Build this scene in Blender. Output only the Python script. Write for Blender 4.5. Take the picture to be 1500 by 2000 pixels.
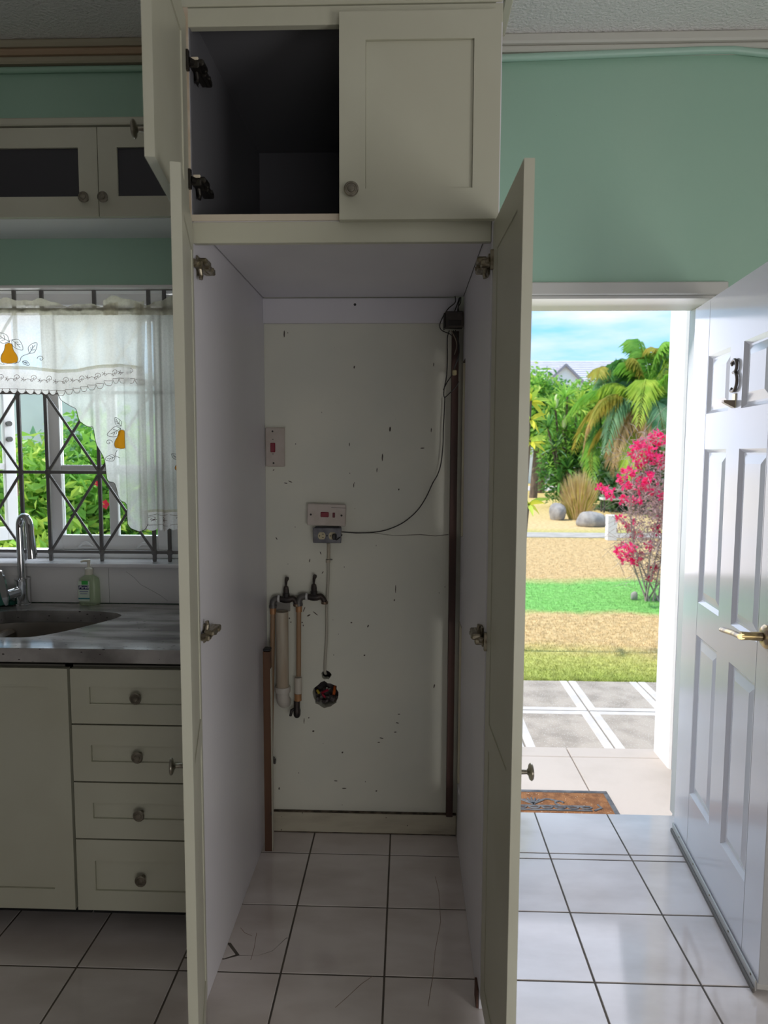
import bpy, bmesh, math, random
import numpy as np
from mathutils import Vector, Matrix

for o in list(bpy.data.objects):
    bpy.data.objects.remove(o)
S = bpy.context.scene
COL = S.collection
R = math.radians

# ---------------------------------------------------------------- camera
cd = bpy.data.cameras.new('camera')
cam = bpy.data.objects.new('camera', cd)
COL.objects.link(cam)
S.camera = cam
cd.sensor_fit = 'VERTICAL'
cd.sensor_height = 24.0
cd.lens = 1346.5 / 2000 * 24.0
cd.clip_start = 0.02
cd.clip_end = 400
cam.matrix_world = (Matrix.Translation((0, 0, 1.532)) @ Matrix.Rotation(R(1.8884), 4, 'Z')
                    @ Matrix.Rotation(R(90 - 4.9436), 4, 'X') @ Matrix.Rotation(R(0.2362), 4, 'Z'))
cd.dof.use_dof = True
cd.dof.focus_distance = 2.3
cd.dof.aperture_fstop = 3.0

# ---------------------------------------------------------------- view
S.view_settings.view_transform = 'Standard'
S.view_settings.look = 'None'
S.view_settings.gamma = 1.0
S.view_settings.use_curve_mapping = False
S.view_settings.exposure = 0.0
S.cycles.max_bounces = 10
S.cycles.diffuse_bounces = 6
S.cycles.glossy_bounces = 5
S.cycles.transparent_max_bounces = 24
S.cycles.caustics_reflective = False
S.cycles.caustics_refractive = False
S.cycles.sample_clamp_indirect = 6.0
S.cycles.use_denoising = True

# ---------------------------------------------------------------- sky
world = bpy.data.worlds.new('world')
S.world = world
world.use_nodes = True
wn = world.node_tree.nodes
wl = world.node_tree.links
wn.clear()
w_out = wn.new('ShaderNodeOutputWorld')
w_bg = wn.new('ShaderNodeBackground')
w_tc = wn.new('ShaderNodeTexCoord')
w_map = wn.new('ShaderNodeMapping')
w_map.inputs['Scale'].default_value = (1.0, 1.0, 5.0)
w_map.inputs['Rotation'].default_value = (0.0, 0.12, 0.0)
w_n = wn.new('ShaderNodeTexNoise')
w_n.inputs['Scale'].default_value = 2.6
w_n.inputs['Detail'].default_value = 6.0
w_n.inputs['Roughness'].default_value = 0.55
w_r = wn.new('ShaderNodeValToRGB')
w_r.color_ramp.elements[0].position = 0.42
w_r.color_ramp.elements[0].color = (0.30, 0.70, 1.08, 1)
w_r.color_ramp.elements[1].position = 0.60
w_r.color_ramp.elements[1].color = (0.80, 0.86, 1.02, 1)
wl.new(w_tc.outputs['Generated'], w_map.inputs['Vector'])
wl.new(w_map.outputs['Vector'], w_n.inputs['Vector'])
wl.new(w_n.outputs['Fac'], w_r.inputs['Fac'])
wl.new(w_r.outputs['Color'], w_bg.inputs['Color'])
w_bg.inputs['Strength'].default_value = 1.25
wl.new(w_bg.outputs['Background'], w_out.inputs['Surface'])

# ---------------------------------------------------------------- sun
sd = bpy.data.lights.new('sun', 'SUN')
sd.energy = 4.3
sd.angle = R(1.5)
sd.color = (1.0, 0.93, 0.82)
sun = bpy.data.objects.new('sun', sd)
COL.objects.link(sun)
sun.rotation_euler = (R(0), R(-33), 0)          # high, travelling along the front of the house
sun.location = (0, -4, 12)


def area(name, loc, target, sx, sy, power, color):
    d = bpy.data.lights.new(name, 'AREA')
    d.shape = 'RECTANGLE'
    d.size, d.size_y, d.energy, d.color = sx, sy, power, color
    o = bpy.data.objects.new(name, d)
    COL.objects.link(o)
    o.location = loc
    o.rotation_euler = (Vector(target) - Vector(loc)).to_track_quat('-Z', 'Y').to_euler()
    return o


# added unseen fill lamps behind and right of the camera, standing in for daylight
area('unseen_room_fill', (1.0, -2.4, 0.95), (0.2, 2.4, 1.1), 2.0, 1.3, 27.0, (1.0, 0.97, 0.94))
area('unseen_side_fill', (2.45, 0.1, 1.0), (0.2, 2.0, 1.75), 1.6, 1.5, 44.0, (1.0, 0.97, 0.94))
# added lamp outside the open entry door, boosting the skylight there
area('added_entry_fill', (0.72, 3.15, 1.5), (0.66, 0.6, 0.0), 0.8, 1.3, 7.5, (0.93, 0.90, 1.0))
# added lamp outside the kitchen window to backlight curtain and sash
area('added_window_fill', (-1.35, 3.45, 1.9), (-1.3, 2.4, 1.45), 1.5, 1.0, 26.0, (0.93, 0.96, 1.0))


# ================================================================ helpers
WLOC = {}                    # world location of every root object


class MB:
    """collects solid shapes (world coordinates, optional matrix) into one mesh"""

    def __init__(s, M=None):
        s.v, s.f, s.M = [], [], M

    def add(s, vs, fs):
        n = len(s.v)
        if s.M is not None:
            vs = [s.M @ Vector(p) for p in vs]
        s.v += [tuple(p) for p in vs]
        s.f += [tuple(i + n for i in f) for f in fs]
        return s

    def box(s, x0, x1, y0, y1, z0, z1, b=0.0):
        lo, hi = (x0, y0, z0), (x1, y1, z1)
        if b <= 0:
            vs = [(hi[0] if i & 1 else lo[0], hi[1] if i & 2 else lo[1], hi[2] if i & 4 else lo[2]) for i in range(8)]
            return s.add(vs, [(0, 2, 3, 1), (4, 5, 7, 6), (0, 1, 5, 4), (2, 6, 7, 3), (0, 4, 6, 2), (1, 3, 7, 5)])
        b = min(b, (x1 - x0) * .45, (y1 - y0) * .45, (z1 - z0) * .45)
        vs, ix = [], {}
        for i in range(8):
            sg = [(i >> k) & 1 for k in range(3)]
            for a in range(3):
                p = [(hi[k] if sg[k] else lo[k]) if k == a else ((hi[k] - b) if sg[k] else (lo[k] + b)) for k in range(3)]
                ix[i, a] = len(vs)
                vs.append(p)
        fs = []
        for a in range(3):
            p, q = [k for k in range(3) if k != a]
            for sg in (0, 1):
                base = sg << a
                fs.append(tuple(ix[base | (u << p) | (w << q), a] for u, w in ((0, 0), (1, 0), (1, 1), (0, 1))))
            for u in (0, 1):
                for w in (0, 1):
                    c0 = (u << p) | (w << q)
                    c1 = c0 | (1 << a)
                    fs.append((ix[c0, p], ix[c1, p], ix[c1, q], ix[c0, q]))
        for i in range(8):
            fs.append((ix[i, 0], ix[i, 1], ix[i, 2]))
        return s.add(vs, fs)

    def cyl(s, p0, p1, r0, r1=None, n=14):
        return s.tube([p0, p1], [r0, r0 if r1 is None else r1], n)

    def tube(s, pts, r, n=10, cap=True, flat=1.0):
        pts = [Vector(p) for p in pts]
        m = len(pts)
        rr = r if isinstance(r, (list, tuple)) else [r] * m
        vs, fs = [], []
        up = None
        for i, p in enumerate(pts):
            t = (pts[min(i + 1, m - 1)] - pts[max(i - 1, 0)]).normalized()
            if up is None:
                up = Vector((0, 0, 1)) if abs(t.z) < .9 else Vector((0, -1, 0))
            up = (up - t * up.dot(t))
            if up.length < 1e-6:
                up = t.orthogonal()
            up.normalize()
            sd_ = t.cross(up)
            for k in range(n):
                a = 2 * math.pi * k / n
                vs.append(p + (sd_ * math.cos(a) + up * math.sin(a) * flat) * rr[i])
        for i in range(m - 1):
            for k in range(n):
                k2 = (k + 1) % n
                fs.append((i * n + k, i * n + k2, (i + 1) * n + k2, (i + 1) * n + k))
        if cap:
            fs.append(tuple(range(n)))
            fs.append(tuple((m - 1) * n + k for k in range(n)))
        return s.add(vs, fs)

    def lathe(s, prof, o, ax, n=18):
        """prof = [(radius, distance along ax)]"""
        o, ax = Vector(o), Vector(ax).normalized()
        u = ax.orthogonal().normalized()
        w = ax.cross(u)
        vs, fs = [], []
        for r, h in prof:
            for k in range(n):
                a = 2 * math.pi * k / n
                vs.append(o + ax * h + (u * math.cos(a) + w * math.sin(a)) * max(r, 1e-5))
        m = len(prof)
        for i in range(m - 1):
            for k in range(n):
                k2 = (k + 1) % n
                fs.append((i * n + k, i * n + k2, (i + 1) * n + k2, (i + 1) * n + k))
        fs.append(tuple(range(n)))
        fs.append(tuple((m - 1) * n + k for k in range(n)))
        return s.add(vs, fs)

    def prism(s, poly, a, b, axis='z'):
        """poly of 2-D points extruded from a to b along axis"""
        n = len(poly)

        def P(p, h):
            return (p[0], p[1], h) if axis == 'z' else ((p[0], h, p[1]) if axis == 'y' else (h, p[0], p[1]))
        vs = [P(p, a) for p in poly] + [P(p, b) for p in poly]
        fs = [tuple(range(n)), tuple(range(n, 2 * n))] + [(i, (i + 1) % n, n + (i + 1) % n, n + i) for i in range(n)]
        return s.add(vs, fs)

    def blob(s, c, r, nu=14, nv=9, jit=0.0, seed=0):
        rg = random.Random(seed)
        vs, fs = [], []
        for j in range(1, nv):
            th = math.pi * j / nv
            for k in range(nu):
                ph = 2 * math.pi * k / nu
                q = 1 + rg.uniform(-jit, jit)
                vs.append((c[0] + r[0] * q * math.sin(th) * math.cos(ph), c[1] + r[1] * q * math.sin(th) * math.sin(ph), c[2] + r[2] * q * math.cos(th)))
        t, b = len(vs), len(vs) + 1
        vs += [(c[0], c[1], c[2] + r[2]), (c[0], c[1], c[2] - r[2])]
        for j in range(nv - 2):
            for k in range(nu):
                k2 = (k + 1) % nu
                fs.append((j * nu + k, j * nu + k2, (j + 1) * nu + k2, (j + 1) * nu + k))
        for k in range(nu):
            k2 = (k + 1) % nu
            fs.append((t, k2, k))
            fs.append((b, (nv - 2) * nu + k, (nv - 2) * nu + k2))
        return s.add(vs, fs)

    def build(s, name, m, parent=None, smooth=None, fix=True, props=None):
        me = bpy.data.meshes.new(name)
        vs = np.array(s.v, dtype=np.float64)
        if parent is not None:
            org = WLOC[parent.name]
        else:
            org = Vector(((vs[:, 0].min() + vs[:, 0].max()) / 2, (vs[:, 1].min() + vs[:, 1].max()) / 2, vs[:, 2].min()))
        me.from_pydata((vs - np.array(org)).tolist(), [], s.f)
        if fix:
            bm = bmesh.new()
            bm.from_mesh(me)
            bmesh.ops.recalc_face_normals(bm, faces=bm.faces)
            bm.to_mesh(me)
            bm.free()
        if smooth is not None:
            me.polygons.foreach_set('use_smooth', [True] * len(me.polygons))
            me.set_sharp_from_angle(angle=R(smooth))
        me.materials.append(m)
        o = bpy.data.objects.new(name, me)
        COL.objects.link(o)
        if parent is not None:
            o.parent = parent
            WLOC[o.name] = org
        else:
            o.location = org
            WLOC[o.name] = Vector(org)
        for k, v in (props or {}).items():
            o[k] = v
        return o


def thing(name, loc, label, cat, group=None):
    o = bpy.data.objects.new(name, None)
    o.empty_display_size = 0.05
    COL.objects.link(o)
    o.location = loc
    WLOC[o.name] = Vector(loc)
    return tag(o, label, cat, group)


def tag(o, label, cat, group=None):
    o['label'] = label
    o['category'] = cat
    if group:
        o['group'] = group
    return o


def struct(o):
    o['kind'] = 'structure'
    return o


def clone(o, parent=None, loc=None):
    c = o.copy()
    COL.objects.link(c)
    if parent is not None:
        c.parent = parent
    if loc is not None:
        c.location = loc
    return c


# ================================================================ materials
MATS = {}


def mat(name, col, rough=0.5, metal=0.0, col2=None, nscale=6.0, ncon=(0.4, 0.6), ndet=4.0, stretch=None,
        bump=0.0, bscale=40.0, speck=None, sscale=30.0, ssize=0.04, sstretch=None, spec=0.5, trans=0.0, emit=None, pos=False):
    if name in MATS:
        return MATS[name]
    m = bpy.data.materials.new(name)
    MATS[name] = m
    m.use_nodes = True
    nt = m.node_tree
    N, L = nt.nodes, nt.links
    b = N['Principled BSDF']
    b.inputs['Roughness'].default_value = rough
    b.inputs['Metallic'].default_value = metal
    b.inputs['Specular IOR Level'].default_value = spec
    b.inputs['Base Color'].default_value = (*col, 1)
    tc = N.new('ShaderNodeTexCoord')
    src = None
    VEC = N.new('ShaderNodeNewGeometry').outputs['Position'] if pos else tc.outputs['Object']
    if col2:
        n = N.new('ShaderNodeTexNoise')
        n.inputs['Scale'].default_value = nscale
        n.inputs['Detail'].default_value = ndet
        v = VEC
        if stretch:
            mp = N.new('ShaderNodeMapping')
            mp.inputs['Scale'].default_value = stretch
            L.new(v, mp.inputs['Vector'])
            v = mp.outputs['Vector']
        L.new(v, n.inputs['Vector'])
        r = N.new('ShaderNodeValToRGB')
        r.color_ramp.elements[0].position, r.color_ramp.elements[1].position = ncon
        r.color_ramp.elements[0].color = (*col, 1)
        r.color_ramp.elements[1].color = (*col2, 1)
        L.new(n.outputs['Fac'], r.inputs['Fac'])
        src = r.outputs['Color']
    if speck:
        vo = N.new('ShaderNodeTexVoronoi')
        vo.inputs['Scale'].default_value = sscale
        v = tc.outputs['Object']
        if sstretch:
            mp = N.new('ShaderNodeMapping')
            mp.inputs['Scale'].default_value = sstretch
            L.new(v, mp.inputs['Vector'])
            v = mp.outputs['Vector']
        L.new(v, vo.inputs['Vector'])
        lt = N.new('ShaderNodeMath')
        lt.operation = 'LESS_THAN'
        lt.inputs[1].default_value = ssize
        L.new(vo.outputs['Distance'], lt.inputs[0])
        mx = N.new('ShaderNodeMix')
        mx.data_type = 'RGBA'
        L.new(lt.outputs[0], mx.inputs[0])
        if src:
            L.new(src, mx.inputs[6])
        else:
            mx.inputs[6].default_value = (*col, 1)
        mx.inputs[7].default_value = (*speck, 1)
        src = mx.outputs[2]
    if src:
        L.new(src, b.inputs['Base Color'])
    if bump:
        n2 = N.new('ShaderNodeTexNoise')
        n2.inputs['Scale'].default_value = bscale
        n2.inputs['Detail'].default_value = 5
        L.new(tc.outputs['Object'], n2.inputs['Vector'])
        bp_ = N.new('ShaderNodeBump')
        bp_.inputs['Strength'].default_value = bump
        bp_.inputs['Distance'].default_value = 0.01
        L.new(n2.outputs['Fac'], bp_.inputs['Height'])
        L.new(bp_.outputs['Normal'], b.inputs['Normal'])
    if trans:                                  # thin leaf or cloth: some light passes through
        t = N.new('ShaderNodeBsdfTranslucent')
        if src:
            L.new(src, t.inputs['Color'])
        else:
            t.inputs['Color'].default_value = (*col, 1)
        mxs = N.new('ShaderNodeMixShader')
        mxs.inputs[0].default_value = trans
        L.new(b.outputs[0], mxs.inputs[1])
        L.new(t.outputs[0], mxs.inputs[2])
        L.new(mxs.outputs[0], N['Material Output'].inputs['Surface'])
    if emit:
        b.inputs['Emission Color'].default_value = (*emit[0], 1)
        b.inputs['Emission Strength'].default_value = emit[1]
    return m


def glass_mat(name, tint=(0.95, 0.98, 0.97), clear=0.9):
    m = bpy.data.materials.new(name)
    m.use_nodes = True
    N, L = m.node_tree.nodes, m.node_tree.links
    N.remove(N['Principled BSDF'])
    t = N.new('ShaderNodeBsdfTransparent')
    t.inputs['Color'].default_value = (*tint, 1)
    g = N.new('ShaderNodeBsdfGlossy')
    g.inputs['Roughness'].default_value = 0.02
    lw = N.new('ShaderNodeLayerWeight')
    lw.inputs['Blend'].default_value = 0.25
    mx = N.new('ShaderNodeMixShader')
    mu = N.new('ShaderNodeMath')
    mu.operation = 'MULTIPLY'
    mu.inputs[1].default_value = 0.5
    L.new(lw.outputs['Fresnel'], mu.inputs[0])
    L.new(mu.outputs[0], mx.inputs[0])
    L.new(t.outputs[0], mx.inputs[1])
    L.new(g.outputs[0], mx.inputs[2])
    L.new(mx.outputs[0], N['Material Output'].inputs['Surface'])
    return m


CREAM = mat('cream_paint', (0.54, 0.54, 0.44), 0.38, col2=(0.51, 0.505, 0.405), nscale=3.0, speck=(0.16, 0.14, 0.1), sscale=5.0, ssize=0.012)
LAM = mat('white_laminate', (0.74, 0.73, 0.77), 0.35, col2=(0.70, 0.69, 0.74), nscale=2.0, speck=(0.15, 0.13, 0.12), sscale=4.0, ssize=0.012, sstretch=(1, 1, .5))
RAWEDGE = mat('raw_board_edge', (0.52, 0.42, 0.31), 0.7, col2=(0.60, 0.52, 0.42), nscale=20)
GREEN = mat('mint_wall_paint', (0.35, 0.55, 0.435), 0.55, col2=(0.37, 0.56, 0.445), nscale=1.5, speck=(0.12, 0.17, 0.13), sscale=6.5, ssize=0.018, sstretch=(1.6, 1, .7), bump=0.05, bscale=60)
NICHE = mat('old_cream_wall_paint', (0.74, 0.74, 0.645), 0.6, col2=(0.69, 0.70, 0.62), nscale=2.5, speck=(0.10, 0.09, 0.08), sscale=13.0, ssize=0.035, sstretch=(2.2, 1, .8), bump=0.06, bscale=30)
CEIL = mat('stippled_ceiling', (0.80, 0.795, 0.78), 0.9, bump=0.9, bscale=85)
TRIMW = mat('off_white_trim', (0.62, 0.61, 0.56), 0.45)
TRIMB = mat('brown_stained_trim', (0.42, 0.30, 0.20), 0.5)
WHITE = mat('white_gloss_paint', (0.64, 0.64, 0.685), 0.16)
WHITEW = mat('white_window_paint', (0.90, 0.89, 0.89), 0.4)
TILE = mat('beige_marbled_tile', (0.70, 0.65, 0.635), 0.09, col2=(0.54, 0.485, 0.46), nscale=2.6, ndet=8, ncon=(.40, .68), stretch=(1, 2.2, 1), spec=1.0, pos=True)
GROUT = mat('dark_grout', (0.085, 0.075, 0.065), 0.9, col2=(0.13, 0.11, 0.09), nscale=9)
STEEL = mat('brushed_steel', (0.42, 0.38, 0.34), 0.28, 1.0, bump=0.05, bscale=200)
CHROME = mat('chrome', (0.75, 0.76, 0.78), 0.08, 1.0)
PEWTER = mat('aged_pewter', (0.36, 0.33, 0.27), 0.32, 1.0, col2=(0.24, 0.22, 0.18), nscale=60)
BRASS = mat('old_brass', (0.50, 0.38, 0.18), 0.28, 1.0, col2=(0.20, 0.15, 0.10), nscale=40)
HINGE = mat('hinge_metal', (0.38, 0.34, 0.26), 0.35, 1.0, col2=(0.20, 0.17, 0.12), nscale=60)
BLACK = mat('black_plastic', (0.012, 0.012, 0.014), 0.45)
DARK = mat('dark_void', (0.012, 0.011, 0.01), 0.9)
BLADE_RNG = random.Random(5)

# ================================================================ the setting
W = 2.668            # inner face of the outside wall
W2 = 2.885           # its outer face
CH = 3.04            # ceiling height
T = 0.306            # floor tile pitch
TX, TY = -0.056, 1.898
NX0, NX1 = -0.549, 0.208        # the niche between the two tall panels

# ---- floor with its tiles
floor = struct(MB().box(-2.6, 2.5, -2.55, 2.849, -0.5, -0.0016).build('floor', GROUT))
rng = random.Random(3)
G = 0.0028


def tile_obj(x0, x1, y0, y1, proto=None):
    cx, cy = (x0 + x1) / 2, (y0 + y1) / 2
    m = MB()
    m.box(x0 + G, x1 - G, y0 + G, y1 - G, -0.009, 0.0, 0.0012)
    return m.build('tile', TILE, floor)


full = None
for c in range(-8, 8):
    for r in range(-6, 2):
        x0, y0 = TX + c * T, TY + r * T
        if (c, r) == (-2, 0):
            continue                     # the cracked one, below
        if full is None:
            full = tile_obj(x0, x0 + T, y0, y0 + T)
            fo = (x0, y0)
        else:
            o = clone(full)
            o.location = (x0 - fo[0], y0 - fo[1], 0)
            o.location = Vector(o.location) + full.location
for c in range(-3, 1):                   # last row of the niche, cut at the wall
    x0 = TX + c * T
    if c >= -2 and x0 < NX1 + .1:
        tile_obj(max(x0, NX0 - .1), min(x0 + T, NX1 + .15), TY + 2 * T, W)
for c in range(1, 8):                    # entry: narrow strip and the row up to the door sill
    x0 = TX + c * T
    xs = max(x0, NX1 + 0.155) if c == 0 else x0
    tile_obj(x0, x0 + T, TY + 2 * T, TY + 2.121 * T)
    tile_obj(x0, x0 + T, TY + 2.121 * T, TY + 3.112 * T)
# cracked tile: pieces parted along the break and a lost chip at the cabinet foot
cx0, cy0 = TX - 2 * T + G, TY + G
cx1, cy1 = TX - T - G, TY + T - G


def piece(pts):
    MB().prism(pts, -0.009, 0.0).build('tile', TILE, floor)


ka, kb, kc, kd = (-0.542, 2.016), (-0.503, 1.965), (-0.443, 1.967), (-0.367, 2.046)
ke = (-0.544, 1.95)
e = 0.0012
piece([(cx0, ke[1] + .004), (ke[0], ke[1] + .003), (kb[0] - .012, kb[1] + .005), (ka[0] - .006, ka[1] - .006), (ka[0] - .012, ka[1]), (cx0, ka[1])])
piece([(cx0, cy0), (cx1, cy0), (cx1, kd[1] - e), (kd[0] - .004, kd[1] - e * 2), (kc[0] + .04, kc[1] + .022 - e), (kc[0], kc[1] - e * .6), (kb[0], kb[1] - e), (ke[0], ke[1] - .004), (cx0, ke[1] - .004)])
piece([(cx0, cy1), (cx0, ka[1] + .004), (ka[0], ka[1] + .004), (kb[0] + .002, kb[1] + .003), (kc[0], kc[1] + e * .6), (kc[0] + .04, kc[1] + .022 + e), (kd[0] - .004, kd[1] + e * 2), (cx1, kd[1] + e), (cx1, cy1)])

# hairline cracks running over the niche tiles
for pts_ in ([(0.113, 2.382), (0.122, 2.295), (0.121, 2.142), (0.097, 2.005), (0.087, 1.907), (0.069, 1.793)], [(-0.091, 1.896), (-0.122, 1.865), (-0.162, 1.811), (-0.188, 1.778)], [(-0.527, 2.087), (-0.508, 2.064), (-0.482, 2.051)], [(-0.47, 2.065), (-0.463, 2.001), (-0.462, 1.947)]):
    MB().tube([(x_, y_, 0.0001) for x_, y_ in pts_], .0009, 5, flat=.3).build('hairline_crack', mat('crack_stain', (.24, .17, .13), .9), floor)
# ---- ceiling, walls
ceil = struct(MB().box(-2.6, 2.5, -2.55, 2.95, CH, CH + .1).build('ceiling', CEIL))
WX0, WX1, WZ0, WZ1 = -2.15, -0.80, 1.077, 2.167     # kitchen window opening
DX0, DX1, DZ1 = 0.285, 1.152, 2.12                   # entry door opening
WM = W + .10
wb = MB()
wb.box(-2.6, NX0 - .009, W, WM, WZ1, 3.14)
wb.box(-2.6, WX0, W, WM, -.2, WZ1)
wb.box(WX0, NX0 - .009, W, WM, -.2, WZ0)
wb.box(WX1, NX0 - .009, W, WM, WZ0, WZ1)
wb.box(NX0 - .009, NX1 + .009, W + .09, WM, -.2, 3.14)
wb.box(NX0 - .009, NX1 + .009, W, WM, 2.6, 3.14)
wb.box(NX1 + .009, DX0, W, WM, -.2, 3.14)
wb.box(DX0, DX1, W, WM, DZ1, 3.14)
wb.box(DX1, 2.6, W, WM, -.2, 3.14)
wo_ = MB()
wo_.box(-12, WX0, WM, W2, -.6, 3.14)
wo_.box(WX0, DX0, WM, W2, WZ1, 3.14)
wo_.box(WX0, WX1, WM, W2, -.6, WZ0)
wo_.box(WX1, DX0, WM, W2, -.6, WZ1)
wo_.box(DX0, DX1, WM, W2, DZ1, 3.14)
wo_.box(DX1, 8, WM, W2, -.6, 3.14)
wall_back = struct(wb.build('wall_back', GREEN))
struct(wo_.build('wall_outer', mat('outside_render', (.74, .73, .74), .7, bump=.15, bscale=30)))

# niche wall face: old cream paint, with the two broken holes modelled
hole_c = (-0.316, 0.568)
hole2_c = (-0.314, 0.649)
hr = random.Random(11)


def ragged(c, r, n, j, seed, sx=1.0):
    q = random.Random(seed)
    return [(c[0] + sx * r * (1 + q.uniform(-j, j)) * math.cos(2 * math.pi * k / n), c[1] + r * (1 + q.uniform(-j, j)) * math.sin(2 * math.pi * k / n)) for k in range(n)]


def plate_with_hole(mb, x0, x1, z0, z1, ring, y0, y1):
    """flat plate x0..x1, z0..z1 with a hole along ring, plus the walls of the hole"""
    n = len(ring)
    cx = sum(p[0] for p in ring) / n
    cz = sum(p[1] for p in ring) / n
    outer = []
    for p in ring:
        dx, dz = p[0] - cx, p[1] - cz
        t = min((x1 - cx) / dx if dx > 1e-9 else 1e9, (x0 - cx) / dx if dx < -1e-9 else 1e9,
                (z1 - cz) / dz if dz > 1e-9 else 1e9, (z0 - cz) / dz if dz < -1e-9 else 1e9)
        outer.append([cx + dx * t, cz + dz * t])
    for q in ((x0, z0), (x1, z0), (x1, z1), (x0, z1)):      # snap the nearest to each corner
        k = min(range(n), key=lambda i: (outer[i][0] - q[0]) ** 2 + (outer[i][1] - q[1]) ** 2)
        outer[k] = list(q)
    vs = [(p[0], y0, p[1]) for p in ring] + [(p[0], y0, p[1]) for p in outer] + [(p[0], y1, p[1]) for p in ring]
    fs = []
    for k in range(n):
        k2 = (k + 1) % n
        fs.append((k, k2, n + k2, n + k))
        fs.append((k, k2, 2 * n + k2, 2 * n + k))
    mb.add(vs, fs)


nw = MB()
hx0, hx1 = hole_c[0] - .09, hole_c[0] + .09
hz0, hz1, hzm = hole_c[1] - .09, hole2_c[1] + .05, hole2_c[1] - .022


def quad_xz(mb, x0, x1, z0, z1, y):
    mb.add([(x0, y, z0), (x1, y, z0), (x1, y, z1), (x0, y, z1)], [(0, 1, 2, 3)])


quad_xz(nw, NX0 - .009, hx0, -.01, 2.6, W)
quad_xz(nw, hx1, NX1 + .009, -.01, 2.6, W)
quad_xz(nw, hx0, hx1, -.01, hz0, W)
quad_xz(nw, hx0, hx1, hz1, 2.6, W)
plate_with_hole(nw, hx0, hx1, hz0, hzm, ragged(hole_c, .052, 26, .11, 4), W, W + .06)
plate_with_hole(nw, hx0, hx1, hzm, hz1, ragged(hole2_c, .018, 16, .22, 9, 1.15), W, W + .03)
niche = struct(nw.build('wall_niche', NICHE, fix=False))
MB().box(hole_c[0] - .08, hole_c[0] + .08, W + .058, W + .08, hole_c[1] - .08, hole2_c[1] + .04).build('hole_back', mat('rough_masonry', (.10, .085, .085), .95, col2=(.03, .025, .03), nscale=25, bump=.8, bscale=40), niche)
bb = MB().box(NX0, NX1, W - .015, W, 0.001, .085, .003)
gl_ = MB()
gl_.box(NX0 + .02, NX1 - .002, W - .0152, W - .0005, .0851, .0880)
gl_.box(NX0 + .02, NX1 - .002, W - .0158, W - .0149, .0005, .0045)
gl_.build('grime_line', mat('floor_grime', (.045, .035, .025), .95, col2=(.14, .11, .08), nscale=30), niche)
struct(bb.build('baseboard_back', mat('grubby_baseboard', (.50, .47, .37), .55, col2=(.36, .32, .25), nscale=9, ndet=6, ncon=(.45, .75), stretch=(.6, 1, 2.5), speck=(.07, .05, .04), sscale=22, ssize=.05)))

struct(MB().box(-2.7, -2.6, -2.55, W2, -.2, 3.14).build('wall_left', mat('dimmed_room_paint', (.26, .25, .24), .7)))  # paint of the unseen room walls darkened to cut bounced light
wr = MB()
wr.box(2.5, 2.6, -2.55, W2, -.2, 3.14)
struct(wr.build('wall_right', MATS['dimmed_room_paint']))
struct(MB().box(-2.7, 2.6, -2.65, -2.55, -.2, 3.14).build('wall_front', MATS['dimmed_room_paint']))

# ---- trims under the ceiling
t1 = MB()
t1.box(NX1 + .03, 2.5, W - .035, W - .001, 3.005, CH - .001, .006)
t1.box(NX1 + .03, 2.5, W - .022, W - .001, 2.982, 3.004, .005)
t1.box(NX1 + .03, 2.5, W - .012, W - .001, 2.968, 2.981, .003)
struct(t1.build('trim_1', TRIMW))
t2 = MB()
t2.box(-2.6, NX0 - .03, W - .05, W - .001, 3.012, CH - .001, .008)
t2.box(-2.6, NX0 - .03, W - .03, W - .001, 2.962, 2.988, .006)
struct(t2.build('trim_2', mat('dull_trim', (.42, .38, .28), .5)))
t3 = MB()
t3.box(-2.6, NX0 - .03, W - .042, W - .001, 2.988, 3.012, .008)
struct(t3.build('trim_3', TRIMB))
t4 = MB()
t4.tube([(-2.59, W - .014, 2.945), (NX0 - .04, W - .014, 2.945)], .011, 10)
struct(t4.build('trim_4', GREEN, smooth=40))
struct(MB().box(.312, .341, 1.6, W - .037, CH - .018, CH - .001, .004).build('trim_5', mat('cream_trim', (.66, .62, .50), .45)))

# ---- painted conduit along the top of the green wall
cp = [(.235, W - .02, 2.958), (.5, W - .02, 2.963), (.8, W - .02, 2.970), (1.05, W - .02, 2.976), (1.16, W - .02, 2.976), (1.28, W - .02, 2.962), (1.6, W - .02, 2.93)]
pipe = thing('conduit_pipe', (.235, W, 2.95), 'mint painted conduit running along the top of the green wall right of the cabinet', 'pipe')
MINTP = mat('mint_conduit_paint', (.40, .60, .50), .4)
MB().tube(cp, .0125, 12).build('tube', MINTP, pipe, 45)
k = MB()
k.box(.268, .286, W - .036, W, 2.938, 2.978, .003)
k.box(.264, .290, W - .012, W, 2.925, 2.941, .003)
k.build('clip', MINTP, pipe)

# ---- entry door casing, jamb
dt = MB()
dt.box(DX0 - .02, 1.184, W - .018, W, DZ1, 2.167, .004)
dt.box(DX1, 1.184, W - .018, W, 0, DZ1, .004)
dt.box(DX0, DX1, W - .005, W2 + .004, DZ1 - .012, DZ1, .002)
dt.box(DX1 - .010, DX1 + .001, W - .004, W2 + .004, 0, DZ1 - .012, .002)
struct(dt.build('trim_6', mat('casing_white', (.60, .60, .57), .4)))
rc = MB()                                    # left casing of the entry, ribbed, seen through the cut-outs in the cabinet side
rc.box(.2285, .285, 2.580, W, 0, DZ1)  # casing deepened here to block light leaking through the cut-outs
for z0_, z1_ in ((1.2125, 1.8715), (.2255, .8815)):
    rc.box(.2088, .2284, 2.6385, W - .0005, z0_, z1_)
    for i in range(3):
        rc.box(.2255 - i * .004, .2290, 2.560 + i * .022, 2.566 + i * .022, z0_, z1_)
struct(rc.build('trim_7', mat('cream_casing', (.80, .77, .62), .5)))

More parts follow.
